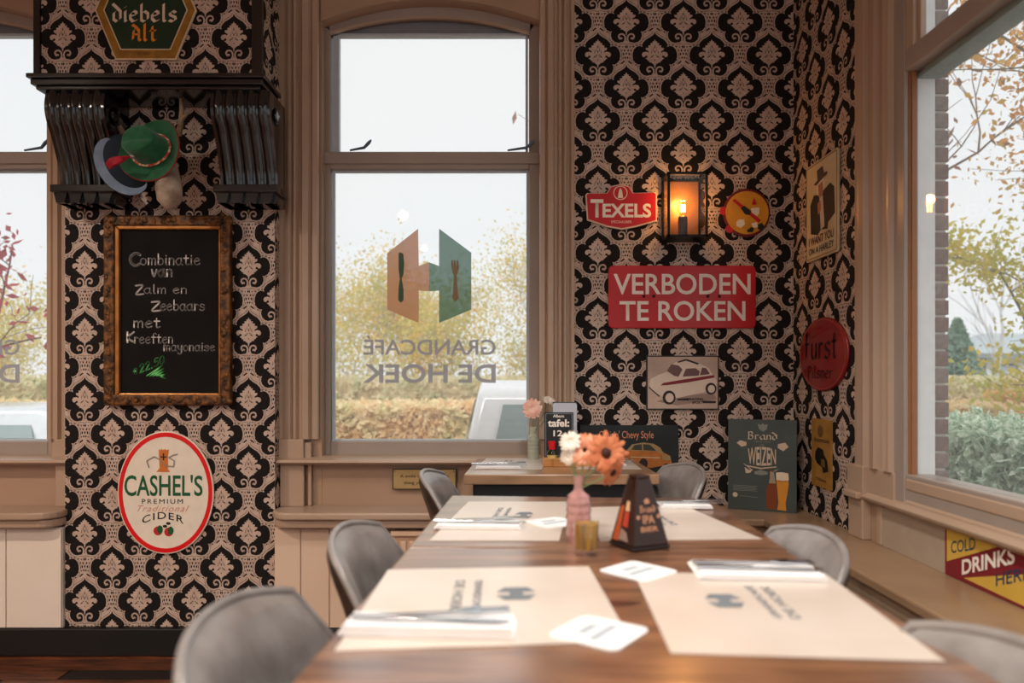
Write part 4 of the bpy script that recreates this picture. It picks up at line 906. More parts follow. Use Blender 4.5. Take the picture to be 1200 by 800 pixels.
# grey poster standing on the ledge in the corner
pl = Vector((X(853, 2.80), 2.80, LZ)); prr = Vector((X(933.5, 2.70), 2.70, LZ)); wv = prr-pl; wd = wv.length; ang = math.atan2(wv.y, wv.x)
s = thing('standing_poster', 'dark grey wheat beer poster with bottle and glass leaning in the corner on the ledge', 'poster', (pl.x, pl.y, LZ+.001), 0, rot=(-.04, 0, ang))
hh = .345
G().xz(R4((0, 0, wd, hh)), 0, .006).build('board', mat('poster_slate', '3F4847', .5, c2='384140', scale=10), s)
Q = lambda L_: [((a-95)/(620-95)*wd, hh-(c-45)/(715-45)*hh) for a, c in L_][::-1]
def b6(x0, y0, x1, y1): p_ = Q([(x0, y1), (x1, y0)]); return (p_[1][0], p_[1][1], p_[0][0], p_[0][1])
PK = mat('poster_beige', 'C9B39A', .5); PG = mat('poster_greyline', '7E8078', .5)
strokes('Brand', b6(252, 135, 470, 192), -.0008, PK, s, pen=.17, nib=(.42, .3), smooth=False)
text('WEIZEN', b6(250, 262, 465, 370), -.0008, PK, s, bold=.02, warp=lambda x, z, u, t: (x, z+(1 if t > .5 else -1)*.008*(1-(2*u-1)**2)))
text('1340', b6(340, 225, 375, 243), -.0008, PG, s); text('LIMBURG', b6(300, 204, 420, 214), -.0008, PG, s)
flat('crest', Q([(325, 78), (350, 84), (365, 72), (380, 84), (402, 78), (395, 115), (365, 135), (335, 115)]), -.0008, PG, s)
for q in ([(162, 222), (190, 202), (240, 215), (238, 240), (200, 250)], [(560, 240), (535, 210), (480, 222), (478, 250), (520, 272)]): flat('banner_label', Q(q), -.0008, PK, s)
for q in ([(240, 385), (350, 400), (470, 385), (470, 392), (350, 410), (240, 394)], [(300, 430), (350, 415), (405, 430), (400, 448), (350, 455), (302, 448)], [(225, 400), (260, 420), (285, 415), (270, 440), (235, 445)], [(215, 375), (222, 375), (290, 420), (285, 424)], [(490, 400), (455, 412), (430, 420), (440, 428), (470, 420)]): flat('ornament', Q(q), -.0008, PG if q[0][0] > 280 else PK, s)
for i in range(5): flat('print_line', Q([(135, 536+i*9), (325-(i % 2)*12, 536+i*9), (325-(i % 2)*12, 539+i*9), (135, 539+i*9)]), -.0008, PG, s)
flat('seal', Q(circle(152, 608, 20, 16, 18)), -.0008, PK, s); flat('print_line', Q([(185, 612), (330, 618), (330, 621), (185, 615)]), -.0008, PG, s)
flat('bottle_print', Q([(420, 415), (450, 415), (455, 470), (472, 530), (475, 600), (470, 700), (395, 698), (392, 600), (395, 540), (415, 500)]), -.0009, mat('bottle_amber_print', '7A3A12', .35), s)
flat('bottle_label', Q([(420, 425), (450, 425), (456, 470), (466, 510), (412, 510), (420, 470)]), -.0012, mat('bottle_foil', 'A09078', .4), s)
flat('glass_print', Q([(468, 480), (558, 480), (562, 510), (550, 590), (538, 650), (545, 705), (475, 700), (485, 650), (478, 570)]), -.0009, mat('beer_amber', 'D08A28', .35), s)
flat('foam_print', Q([(466, 430), (510, 425), (558, 432), (562, 482), (515, 488), (468, 482)]), -.0012, mat('foam_cream', 'E0CDB4', .5), s)
text('Brand', b6(487, 485, 540, 496), -.0013, INK, s)

# ---------------- wall lamp ----------------
D = 2.80; s = thing('wall_lamp', 'black glazed box lantern with a glowing bulb on the patterned wall', 'lamp', (X(801.5, D), WALLY, Z(243, D)))
LBK = mat('lantern_black', '15120F', .4, metal=.5)
x0, x1, z0, z1 = X(779.5, D)-s.location.x, X(826, D)-s.location.x, Z(280, D)-s.location.z, Z(205, D)-s.location.z; dd = -.115; t_ = .009
G().box(x0, x1, -.006, -.002, z0, z1).build('back_plate', mat('lantern_back', '7E5630', .35, metal=.2), s)
G().box(x0, x1, dd, -.002, z0, z0+t_).build('base', LBK, s); G().box(x0, x1, dd, dd+t_, z1-t_, z1).box(x0, x1, -.012, -.002, z1-t_, z1).box(x0, x0+t_, dd, -.002, z1-t_, z1).box(x1-t_, x1, dd, -.002, z1-t_, z1).build('top_frame', LBK, s)
for a in (x0, x1-t_): G().box(a, a+t_, dd, dd+t_, z0, z1).build('corner_post', LBK, s); G().box(a, a+t_, -.012, -.002, z0, z1).build('corner_post', LBK, s)
LG = glass_mat('lantern_glass', (1, .97, .92), .01, .6)
G().box(x0+t_, x1-t_, dd+.003, dd+.005, z0+t_, z1-t_).build('front_glass', LG, s)
for a in (x0+.003, x1-.005): G().box(a, a+.002, dd+t_, -.012, z0+t_, z1-t_).build('side_glass', LG, s)
bz = Z(242, D)-s.location.z; by = -.058; bx_ = X(801, D)-s.location.x
G().lathe([(.018, z0+t_), (.018, Z(254, D)-s.location.z), (.012, Z(252, D)-s.location.z)], (bx_, by, 0), 20).build('socket', mat('socket_brown', '4A2D18', .5), s, smooth=True)
G().ball((bx_, by, bz), (.024, .024, .026), 20).build('bulb_glass', glass_mat('bulb_glass', (1, .9, .7), .02, .7), s, smooth=True)
G().tube([(bx_-.006, by, bz-.018), (bx_-.006, by, bz+.010), (bx_+.006, by, bz+.010), (bx_+.006, by, bz-.018)], .0035, 8).build('filament', mat('filament_glow', 'FFC070', .3, emis=60), s)
l = bpy.data.lights.new('lantern_light', 'POINT'); l.energy = 1.5; l.color = (1, .5, .17); l.shadow_soft_size = .02
o = bpy.data.objects.new('lantern_light', l); COL.objects.link(o); o.location = (s.location.x+bx_, WALLY+by, s.location.z+bz+.03)

# ---------------- deer mount, hats ----------------
D = BY; s = thing('deer_mount', 'small mounted roe deer trophy with pale snout and two antlers under the hood', 'trophy', (X(185, 2.70), BY, Z(190, 2.70)))
Lc = lambda px, py, D_: (X(px, D_)-s.location.x, D_-s.location.y, Z(py, D_)-s.location.z)
FUR = mat('pale_fur', 'B9AA9B', .8, c2='8A7565', scale=18, bump=.5, bscale=60); ANT = mat('antler_bone', 'A58E72', .6, c2='7C6549', scale=25, bump=.3)
a, b, c = Lc(190, 185, 2.72), Lc(196, 205, 2.64), Lc(199, 236, 2.58)
G().tube([Lc(180, 165, 2.78), a, Lc(193, 195, 2.68), b, Lc(198, 220, 2.60), Lc(199, 234, 2.585), Lc(200, 245, 2.59)], [.03, .045, .045, .042, .045, .042, .018], 16).build('head', FUR, s, smooth=True, sharp=80)
G().tube([Lc(146, 160, 2.74), Lc(139, 147, 2.72), Lc(131, 133, 2.70), Lc(121, 116, 2.69)], [.012, .010, .008, .003], 8).tube([Lc(138, 146, 2.72), Lc(129, 139, 2.71), Lc(120, 135, 2.70)], [.008, .007, .002], 8).build('antler', ANT, s, smooth=True)
G().tube([Lc(209, 158, 2.74), Lc(212, 145, 2.72), Lc(213, 128, 2.71), Lc(211, 110, 2.70)], [.013, .010, .009, .003], 8).tube([Lc(213, 140, 2.72), Lc(217, 136, 2.71), Lc(222, 132, 2.70)], [.009, .007, .002], 8).build('antler', ANT, s, smooth=True)
G().lathe([(.06, 0), (.065, .01), (.055, .02)], n=20).build('mount_board', mat('mount_wood', '3C2416', .5), s, loc=(Lc(178, 172, BY)[0], 0, Lc(178, 172, BY)[2]), rot=(PI/2, 0, 0))
# green hat: brim + crown about a tilted axis
def hat(name, label, cat, px, py, D_, rx, ry_, crown, m, band, rotv, trim=None):
    o = thing(name, label, cat, (X(px, D_), D_, Z(py, D_)), rot=rotv)
    g = G(); prof = [(0, .004), (crown[0]*.9, .004), (crown[0], .0)]
    def brim(u, v):
        a_ = u*2*PI; r0 = crown[0]*.95; rx_ = r0+(rx-r0)*v; rz2 = r0*.9+(ry_-r0*.9)*v
        return (rx_*math.cos(a_), rz2*math.sin(a_), .012*v*math.sin(a_*2+.6)+.016*v*v)
    g.grid(brim, 48, 6); g.grid(lambda u, v: tuple(q+(0, 0, .004)[i] for i, q in enumerate(brim(u, v))), 48, 6); g.build('brim', m, o, smooth=True, sharp=80)
    G().tube([brim(i/48, 1) for i in range(49)], .0032, 6, cap=False).build('brim_piping', trim or m, o, smooth=True)
    def cr(u, v):
        a_ = u*2*PI; t = v
        r = crown[0]*(1-.22*t) if t < .75 else crown[0]*(.835)*math.sqrt(max(0, 1-((t-.75)/.25)**2))
        z = crown[1]*(t/.75 if t < .75 else 1+.12*math.sin((t-.75)/.25*PI/2))
        pinch = 1-.07*t*math.exp(-((math.cos(a_)-.8)/.35)**2)
        dent = -.012*math.exp(-(r*math.sin(a_)/.018)**2)*max(0, (t-.6)/.4)
        return (r*math.cos(a_)*pinch*1.12, r*math.sin(a_)*pinch*.9, z+dent)
    G().grid(cr, 40, 18).build('crown', m, o, smooth=True, sharp=80)
    if band: G().tube([(cr(i/40, .12)[0]*1.03, cr(i/40, .12)[1]*1.03, cr(0, .12)[2]) for i in range(41)], .0042, 6, cap=False).build('hat_band', band, o, smooth=True)
    return o
FELT = mat('green_felt', '14663F', .9, c2='0E5232', scale=40, sheen=.3, bump=.2, bscale=200)
CORD = mat('cord_band', 'C24A38', .7, c2='E6C8A8', scale=90, ramp=(.48, .52)); PIPE = mat('red_piping', '8E2A22', .7)
h1 = hat('green_hat', 'green felt hat with red piping, cord band and red feather, hung on the trophy', 'hat', 180, 178, 2.60, .118, .118, (.068, .088), FELT, CORD, (PI/2-.22, 0, -.2), PIPE)
FEA = mat('red_feather', 'B8122C', .7, c2='8A0C20', scale=60)
g = G()
from mathutils import Euler
IM = (Matrix.Translation(h1.location) @ Euler(h1.rotation_euler).to_matrix().to_4x4()).inverted()
fp = lambda px, py, D_: IM @ P(px, py, D_)
for i in range(9):
    a_ = i-4; g.tube([fp(154, 183, 2.53), fp(143, 186.5+a_*.5, 2.50), fp(134, 189+a_*.9, 2.50), fp(123+abs(a_)*1.2, 192+a_*1.5, 2.51)], [.002, .0055, .006, .0015], 6)
g.build('feather', FEA, h1, smooth=True, sharp=80); G().ball(fp(155, 183, 2.525), .008, 8).build('badge', mat('badge_silver', 'B9B0A0', .3, metal=.8), h1)
BLUEF = mat('pale_blue_felt', '8FA3BC', .9, c2='8094AE', scale=30); NAVY = mat('navy_cloth', '1B2A38', .9)
o = thing('blue_cap', 'pale blue and navy cap hanging behind the green hat', 'cap', (X(152, 2.68), 2.68, Z(192, 2.68)), rot=(PI/2-.15, -.5, .35))
def cap(u, v):
    a_ = u*2*PI; r = .098*math.sin(v*PI/2); return (r*math.cos(a_)*.86, r*math.sin(a_)*1.2, .05*math.cos(v*PI/2))
G().grid(cap, 32, 10).build('cap_crown', NAVY, o, smooth=True)
def vis(u, v):
    a_ = PI*.55+u*PI*1.05; r = .078+.05*v*math.sin(u*PI)**.5; return (r*math.cos(a_)*.86, r*math.sin(a_)*1.15, .012+.012*v)
G().grid(vis, 30, 5).grid(lambda u, v: tuple(q+(0, 0, .005)[i] for i, q in enumerate(vis(u, v))), 30, 5).build('cap_brim', BLUEF, o, smooth=True, sharp=80)
# ---------------- things on the tables ----------------
KRAFT = mat('kraft_paper', 'D8CDC2', .4, c2='CFC2B5', scale=6, coat=.8, coat_ior=1.6, crough=.3); KINK = mat('print_grey_blue', '6E767C', .6)
NAPK = mat('napkin_white', 'F0F0F0', .8, c2='E6E7EA', scale=12, bump=.2, bscale=40); STEEL = mat('cutlery_steel', 'C9CDD2', .18, metal=1)
TZ = .75
def quad(pts): return [TB(a, b) for a, b in pts]
def mat_paper(label, corners, flip, group='printed placemats'):
    """corners in pixels: far-left, far-right, near-right, near-left; print read from the table side"""
    P4 = quad(corners); c = sum(P4, Vector())/4
    t = thing('placemat', label, 'placemat', (c.x, c.y, TZ+.0006), group=group)
    q = [(p.x-c.x, p.y-c.y) for p in P4]; G().xy(q[::-1], 0, .0007).build('paper', KRAFT, t)
    fl_, fr, nr, nl = [Vector((x, y, 0)) for x, y in q]
    def W(u, v): return fl_*(1-u)*(1-v)+fr*u*(1-v)+nr*u*v+nl*(1-u)*v     # u left-right, v far-near
    z = .0012
    def poly(L_, g): g.add([(*W(u, v)[:2], z) for u, v in L_], [tuple(range(len(L_)))])
    g = G(); cu, cv, a, b = (.36 if flip else .62), .42, .085, .07
    sg = 1 if flip else -1
    for s_ in (-1, 1): poly([(cu-a, cv+s_*b*.3), (cu+a, cv+s_*b*.3), (cu+a*.6, cv+s_*b*1.25), (cu-a*.6, cv+s_*b*1.25)], g)
    poly([(cu-a*.35, cv-b*.3), (cu+a*.35, cv-b*.3), (cu+a*.35, cv+b*.3), (cu-a*.35, cv+b*.3)], g)
    g.build('logo_print', KINK, t)
    for i, (s_, ww) in enumerate((('GRANDCAFÉ', .016), ('DE HOEK', .024))):
        u0 = (cu+.17+i*.08) if flip else (cu-.17-i*.08)
        o = text(s_, (0, 0, 1, 1), 0, KINK, t, bold=.02)
        for v in o.data.vertices:
            x_, zz = v.co.x, v.co.z
            uu = u0+(zz-.5)*.045*(-1 if flip else 1)*(-1); vv = cv+(x_-.5)*.42*(-1 if flip else 1)
            p = W(uu if not flip else u0-(.5-zz)*.045*-1, vv); v.co = (p.x, p.y, z)
    return t
mat_paper('printed kraft placemat at the near right of the long table', [(743, 672), (966, 672), (1108, 776), (786, 766)], True)
mat_paper('printed kraft placemat at the far right of the long table', [(678, 595), (800, 592), (893, 632), (704, 634)], True)
mat_paper('printed placemat at the near left, under the front napkin and cutlery', [(455, 668), (690, 664), (740, 752), (392, 764)], False)
mat_paper('printed placemat at the far left of the long table', [(549, 588), (668, 588), (655, 634), (503, 634)], False)
mat_paper('small table placemat left, beneath a napkin', [(570, 537), (640, 537), (635, 550), (556, 550)], False, 'placemats on the small table')
mat_paper('small table placemat right of the condiments', [(672, 537), (735, 537), (752, 550), (676, 550)], True, 'placemats on the small table')
def napkin(label, corners, fork=True, glabel='', th=.008, sl=0):
    P4 = quad(corners); c = sum(P4, Vector())/4; ax = ((P4[1]-P4[0])+(P4[2]-P4[3]))/2; L_ = ax.length; ang = math.atan2(ax.y, ax.x); wd = ((P4[0]-P4[3]).length+(P4[1]-P4[2]).length)/2
    t = thing('napkin', label, 'napkin', (c.x, c.y, TZ+.002), ang, group='folded napkins with cutlery')
    for i in range(3): G().box(-L_/2+i*.003, L_/2-i*.002, -wd/2, wd/2-i*.004, i*th/3, (i+1)*th/3-.0004).build('fold', NAPK, t, bevel=.001)
    for nm, yo, lb in (('knife', -wd*.18, 'table knife on '+glabel), ('fork', wd*.2, 'fork on '+glabel)):
        k = thing(nm, lb, nm, (c.x-math.sin(ang)*yo, c.y+math.cos(ang)*yo, TZ+.002+th+.001), ang+(.05 if nm == 'fork' else -.03)+sl*(nm == 'fork'), group='table knives' if nm == 'knife' else 'forks')
        h = .095
        if nm == 'knife':
            G().xy([(-h, -.004), (-h+.085, -.0045), (-h+.09, -.003), (-h+.09, .003), (-h+.085, .0045), (-h, .004)], 0, .005).build('handle', STEEL, k, bevel=.0015)
            G().xy([(-.005, -.003), (.05, -.007), (.085, -.006), (.1, .0), (.09, .005), (-.005, .004)], .001, .003).build('blade', STEEL, k)
        else:
            G().xy([(-h, -.006), (-h+.06, -.003), (.03, -.0025), (.03, .0025), (-h+.06, .003), (-h, .006)], 0, .003).build('handle', STEEL, k, bevel=.001)
            g = G().xy([(.03, -.0025), (.045, -.010), (.06, -.0115), (.06, .0115), (.045, .010), (.03, .0025)], .001, .004)
            for i in range(4): g.box(.06, .098, -.0115+i*.0064, -.0085+i*.0064, .001, .003)
            g.build('tines', STEEL, k)
    return t
napkin('thick white folded napkin at the near left of the long table', [(408, 728), (610, 731), (600, 752), (400, 747)], glabel='the near left napkin', th=.014, sl=.15)
napkin('white folded napkin at the near right of the long table', [(806, 661), (940, 664), (978, 683), (818, 681)], glabel='the near right napkin', th=.009)
napkin('white folded napkin at the far left of the long table', [(518, 612), (612, 613), (610, 622), (505, 621)], glabel='the far left napkin', th=.009, sl=.15)
napkin('white folded napkin at the far right of the long table', [(770, 590), (826, 591), (838, 597), (775, 597)], glabel='the far right napkin', th=.009)
napkin('white folded napkin on the left of the small table', [(560, 545), (612, 545), (608, 550), (556, 550)], glabel='the small table, left of the vase', th=.008)
napkin('white folded napkin on the right of the small table', [(690, 541), (728, 541), (735, 546), (692, 546)], glabel='the small table, right of the condiments', th=.006)
# beer mats
def coaster(label, px, py, rz, s_=.094):
    p = TB(px, py); t = thing('beer_mat', label, 'beer mat', (p.x, p.y, TZ+.001), rz, group='square white beer mats')
    h = s_/2; G().xy(rrect(-h, -h, h, h, .012), 0, .0015).build('card', mat('beer_mat_white', 'ECECEA', .6, c2='E2E3E4', scale=10), t)
    g = G(); g.xy([(-.03, -.012), (.03, -.012), (.03, .0), (-.03, .0)], .0016, .0018).xy([(-.018, .01), (.018, .01), (.018, .022), (-.018, .022)], .0016, .0018); g.build('print', mat('beer_mat_print', 'A9B4BE', .6), t)
coaster('white beer mat in front of the brown stand', 748, 670, .75); coaster('white beer mat in the middle of the near table section, near the viewer', 702, 742, .95)
coaster('white beer mat on the far left placemat beside the vase', 648, 613, .6)
# pink pressed-glass vase with bouquet
def pressed_vase(name, label, base, h, r, neck, col, grp=None):
    t = thing(name, label, 'vase', (base.x, base.y, TZ), group=grp)
    pr = [(r*.9, 0), (r, .006), (r, h*.62), (r*.92, h*.7), (neck, h*.78), (neck, h*.88), (neck*1.25, h)]
    g = G(); n = 36; vs = []; fs = []; rows = []
    m_ = 40
    for j in range(m_+1):
        f_ = j/m_; z = f_*h
        for a_, b_ in zip(pr[:-1], pr[1:]):
            if a_[1] <= z <= b_[1]+1e-9: rr = a_[0]+(b_[0]-a_[0])*(z-a_[1])/max(1e-9, b_[1]-a_[1]); break
        rows.append((rr, z))
    for j, (rr, z) in enumerate(rows):
        for k_ in range(n):
            a_ = 2*PI*k_/n; dmp = 1 if rr > r*.85 else .0
            q = rr*(1+dmp*.07*math.sin(4*a_*2.25+z*210)*math.sin(4*a_*2.25-z*210)); vs.append((q*math.cos(a_), q*math.sin(a_), z))
    for j in range(m_):
        for k_ in range(n): fs.append((j*n+k_, j*n+(k_+1) % n, (j+1)*n+(k_+1) % n, (j+1)*n+k_))
    fs.append(tuple(range(n-1, -1, -1))); g.add(vs, fs); g.build('glass_body', col, t, smooth=True, sharp=60)
    return t
PINKG = mat('pink_glass', 'F2BFBB', .12, trans=.55, coat=1, ior=1.2, c2='EBB0AD', scale=30); GRG = mat('clear_green_glass', 'E6F0DC', .08, trans=.6, ior=1.1, coat=1)
b = TB(678, 634); v1 = pressed_vase('pink_vase', 'pink diamond-pressed glass vase holding orange and white flowers', b, .125, .0225, .009, PINKG)
STEM = mat('stem_green', '7E8B64', .6)
def petals(g, c, nrm, n, L_, w_, cup, rings=1, jit=.15):
    nrm = Vector(nrm).normalized(); a = nrm.orthogonal().normalized(); b_ = nrm.cross(a)
    for r_ in range(rings):
        for i in range(n):
            t = 2*PI*(i+.5*r_)/n+random.uniform(-jit, jit); d = a*math.cos(t)+b_*math.sin(t); sd = nrm.cross(d); Lr = L_*(1-.18*r_)*random.uniform(.9, 1.08); cu = cup+.25*r_
            p = [c+d*Lr*.12, c+d*Lr*.55+nrm*Lr*cu*.45, c+d*Lr*.9+nrm*Lr*cu*.5, c+d*Lr+nrm*Lr*cu*.42]; ws = [w_*.35, w_*.95, w_*.75, w_*.1]
            vs = []
            for q, w0 in zip(p, ws): vs += [q-sd*w0*.5, q+nrm*w0*.12, q+sd*w0*.5]
            g.add(vs, [(j*3+k_, j*3+k_+1, j*3+k_+4, j*3+k_+3) for j in range(3) for k_ in range(2)])
def flower(label, name, px, py, D, base, nrm, m, cm, n, L_, w_, cup, rings, heart=.009, group=None):
    c = Vector((X(px, D), D, Z(py, D))); t = thing(name, label, 'flower', tuple(c), group=group)
    for r_ in range(1):
        for i in range(n):
            pass
    g = G(); petals(g, Vector((0, 0, 0)), nrm, n, L_, w_, cup, rings); g.build('petals', m, t, smooth=True, sharp=80, kind='stuff')
    if heart: G().ball((0, 0, 0), heart, 10).build('heart', cm, t, smooth=True)
    e = base-c; G().tube([(0, 0, 0), (e.x*.35, e.y*.3, e.z*.4), tuple(e)], .0018, 6).build('stem', STEM, t)
    return t
random.seed(4)
PO1 = mat('petal_orange', 'D98A5E', .6, c2='B5603C', scale=60, ramp=(.3, .7)); PO2 = mat('petal_peach', 'E2A98C', .6, c2='C4714C', scale=50); HRT = mat('flower_heart', '3A1A10', .8)
dv = b.y; nb = Vector((b.x, b.y, TZ+.10))
FG = 'orange flowers of the bouquet'
flower('large orange gerbera-like flower facing the viewer, right side of the bouquet', 'orange_flower', 710, 531, dv-.02, nb, (.15, -1, .2), PO1, HRT, 18, .042, .012, .12, 2, .011, FG)
flower('orange flower lowest in the bouquet, drooping over the brown stand', 'orange_flower', 717, 553, dv-.05, nb, (.6, -.6, -.4), PO1, HRT, 16, .028, .010, .2, 2, .008, FG)
flower('peach flower at the left of the orange bouquet', 'orange_flower', 686, 527, dv+.0, nb, (-.5, -.7, .5), PO2, HRT, 16, .034, .011, .3, 2, .006, FG)
flower('pale peach flower at the top back of the bouquet', 'orange_flower', 705, 520, dv+.03, nb, (.2, .3, 1), PO2, HRT, 16, .034, .012, .35, 2, .006, FG)
WP = mat('petal_white', 'E6E0D4', .7, c2='D2C8B8', scale=40)
flower('fluffy white flower at the left of the bouquet', 'white_flower', 669, 519, dv+.01, nb, (-.3, -.8, .5), WP, WP, 26, .022, .005, .6, 3, .006, 'white flowers in the vases')
flower('small cream flower low at the left of the pink vase bouquet', 'white_flower', 667, 534, dv+.01, nb, (-.5, -.8, 0), WP, WP, 20, .018, .005, .6, 3, .005, 'white flowers in the vases')
# tumbler
b = TB(687, 650); t = thing('tumbler', 'small glass tumbler with mustard-brown lining beside the pink vase', 'glass', (b.x, b.y, TZ))
G().lathe([(.0195, 0), (.021, .003), (.0225, .060), (.0215, .060), (.0195, .012), (0, .010)], n=32).build('glass_body', glass_mat('tumbler_glass', (.97, .97, .93), .03, 1.2), t, smooth=True)
G().lathe([(.0185, .012), (.0208, .056)], n=32, ripple=.03, rn=9).build('wax_lining', mat('mustard_wax', 'B88A30', .35, c2='6E4F1C', scale=18, stretch=(6, 6, .6), ramp=(.4, .6), coat=.5), t, smooth=True)
# truncated pyramid beer stand
b = TB(749, 640); t = thing('table_stand', 'dark brown pyramid-shaped beer display stand on the long table', 'stand', (b.x, b.y, TZ), .42)
SB = mat('stand_brown', '2E160D', .35, c2='28120B', scale=10, coat=.15)
def fr(h0, s0, h1, s1, m, nm, dy=0):
    g = G(); g.add([(x*s0, y*s0, h0) for x, y in ((-1, -1), (1, -1), (1, 1), (-1, 1))]+[(x*s1, y*s1, h1) for x, y in ((-1, -1), (1, -1), (1, 1), (-1, 1))], [(0, 3, 2, 1), (4, 5, 6, 7), (0, 1, 5, 4), (1, 2, 6, 5), (2, 3, 7, 6), (3, 0, 4, 7)]); return g.build(nm, m, t, bevel=.003)
fr(0, .040, .008, .0415, mat('stand_foot', '1D120E', .4), 'foot'); fr(.008, .039, .128, .0155, SB, 'body'); fr(.128, .0165, .134, .014, SB, 'cap')
def sl(x, z, side=0):                              # point on the sloping face
    yv = -(.039-(z-.008)*(.039-.0155)/.120)-.0006
    return (x, yv, z) if side == 0 else (yv, -x, z)
STP = mat('stand_print', 'C08A6A', .5)
def face_text(s_, x0, z0, x1, z1, strk=False):
    o = strokes(s_, (x0, z0, x1, z1), 0, STP, t, pen=.2, nib=(.42, .3), smooth=False) if strk else text(s_, (x0, z0, x1, z1), 0, STP, t, bold=.03)
    for v in o.data.vertices: v.co = sl(v.co.x, v.co.z)
face_text('Brand', -.016, .068, .016, .080, True); face_text('IPA', -.013, .048, .013, .063); face_text('BIER', -.019, .034, .019, .043)
g = G(); g.add([sl(x, z) for x, z in [(-.005, .083), (.005, .083), (.006, .089), (0, .093), (-.006, .089)]], [(0, 1, 2, 3, 4)]); g.build('crest', STP, t)
g = G()
for cx in (-.022, .022): g.add([sl(cx+x, .060+z) for x, z in circle(0, 0, .004, 8)], [tuple(range(8))])
g.build('ornament', STP, t)
def side_poly(L_, m, nm): G().add([sl(x, z, 1) for x, z in L_], [tuple(range(len(L_)))]).build(nm, m, t)
side_poly([(-.030, .012), (-.012, .012), (-.008, .075), (-.014, .078), (-.020, .070)], mat('orange_picture', 'B5562A', .4), 'picture'); side_poly([(-.006, .04), (.012, .04), (.010, .066), (-.004, .066)], mat('red_label_print', 'B8452F', .4), 'picture')
side_poly([(-.004, .068), (.010, .068), (.007, .086), (-.002, .086)], mat('cream_label_print', 'D9B48E', .4), 'picture'); side_poly([(-.012, .015), (.02, .015), (.012, .030), (-.008, .036)], mat('grey_label_print', '9A8478', .4), 'picture')
# small table: vase, flowers, sign, condiments
b = TB(625, 538); v2 = pressed_vase('glass_vase', 'clear green pressed-glass vase with a pale pink dahlia on the small table', b, .125, .022, .012, GRG)
nb = Vector((b.x, b.y, TZ+.1)); PP_ = mat('petal_blush', 'EFC9BB', .7, c2='E0A894', scale=40)
flower('pale pink dahlia in front of the window frame', 'pink_dahlia', 624, 479, b.y-.01, nb, (-.1, -1, .25), PP_, PP_, 24, .040, .013, .3, 6, .008)
flower('white flower behind the table sign', 'white_flower', 643, 470, b.y+.02, nb, (.2, -.5, .8), WP, WP, 22, .028, .008, .4, 3, .005, 'white flowers in the vases')
flower('small white flower between the dahlia and the table sign', 'white_flower', 650, 477, b.y+.01, nb, (.6, -.5, .4), WP, WP, 22, .022, .007, .4, 3, .005, 'white flowers in the vases')
D = 2.60; t = thing('table_sign', 'black table number sign with white hand lettering clipped in a wooden block', 'sign', (X(655, D), D, TZ), 0)
WB = mat('block_wood', 'C08A58', .5, c2='A8743F', scale=8, stretch=(1, 1, 8))
Rl = lambda px, py: (X(px, D)-t.location.x, Z(py, D)-TZ)
x0, z0 = Rl(638, 533); x1, z1 = Rl(672, 483)
G().box(x0, x1, 0, .006, .03, z1).build('panel', mat('sign_black', '1A1F24', .5), t); 
g = G(); ring_pts(g, [(x0+.004, .034), (x1-.004, .034), (x1-.004, z1-.004), (x0+.004, z1-.004)], [(x0+.006, .036), (x1-.006, .036), (x1-.006, z1-.006), (x0+.006, z1-.006)], -.0004, 0); g.build('border', mat('sign_border', '7A8088'), t)
def bt(a, b_, c, d_): p, q = Rl(a, d_), Rl(c, b_); return (p[0], p[1], q[0], q[1])
text('Album', bt(648, 485.5, 661, 489), -.0006, WHITE, t, bold=.02); text('tafel:', bt(642, 491, 667, 500), -.0006, WHITE, t, bold=.03); text('12', bt(648.5, 504, 659, 511), -.0006, WHITE, t, bold=.02)
G().box(x0-.006, x0+.165, -.035, .03, 0, .03).build('wooden_block', WB, t, bevel=.002)
p = TB(649, 545); 
LIQ = {'oil_bottle': ('oil_yellow', 'E3CF8E'), 'vinegar_bottle': ('vinegar_pale', 'DDD0BC')}
def shaker(label, px, py, m, cm, capr, name, h=.06):
    p = TB(px, py); t = thing(name, label, 'bottle', (p.x, p.y, TZ))
    G().lathe([(.018, 0), (.019, .003), (.019, h*.82), (.013, h*.96), (.012, h), (.0, h)], n=24).build('glass_body', m, t, smooth=True)
    G().lathe([(.0165, .003), (.0172, h*.66), (0, h*.66)], n=20).build('liquid', mat(LIQ[name][0], LIQ[name][1], .15, coat=.6), t, smooth=True)
    G().lathe([(capr*.8, h), (capr, h+.022), (capr*1.05, h+.028), (0, h+.03)], n=20).build('cap', cm, t, smooth=True); return t
shaker('oil bottle with a red cap in front of the table sign', 647, 546, glass_mat('oil_glass', (.93, .84, .58), .04, 1.2), mat('cap_red', 'D01822', .4), .014, 'oil_bottle')
shaker('small bottle with a white cap to the right of the oil bottle', 660, 541, glass_mat('vinegar_glass', (.92, .88, .78), .04, 1.2), mat('cap_white', 'EDEBE8', .5), .014, 'vinegar_bottle')
D = 2.66
for i, px in enumerate((653, 661)):
    t = thing('sauce_bottle', ['left red-capped bottle tip showing above the table sign', 'right red-capped bottle tip showing above the table sign'][i], 'bottle', (X(px, D), D, TZ+.0), group='red-capped bottles behind the table sign')
    G().lathe([(.016, 0), (.017, .004), (.017, .10), (.009, .128), (.009, .14)], n=18).build('bottle_body', mat('sauce_dark', '2A1814', .2), t, smooth=True); G().lathe([(.0095, .138), (.0095, .158), (0, .16)], n=14).build('cap', mat('cap_red', 'D01822'), t, smooth=True)
t = thing('menu_card', 'pale grey menu card standing behind the table sign', 'menu', (X(662, 2.72), 2.72, TZ)); G().xz(rrect(-.045, 0, .045, Z(472, 2.72)-TZ, .008), 0, .003).build('card', mat('card_pale', 'C3CBD6', .5), t); G().box(-.046, .046, .003, .006, 0, Z(471, 2.72)-TZ).build('dark_backing', mat('card_dark', '2A3644', .5), t)
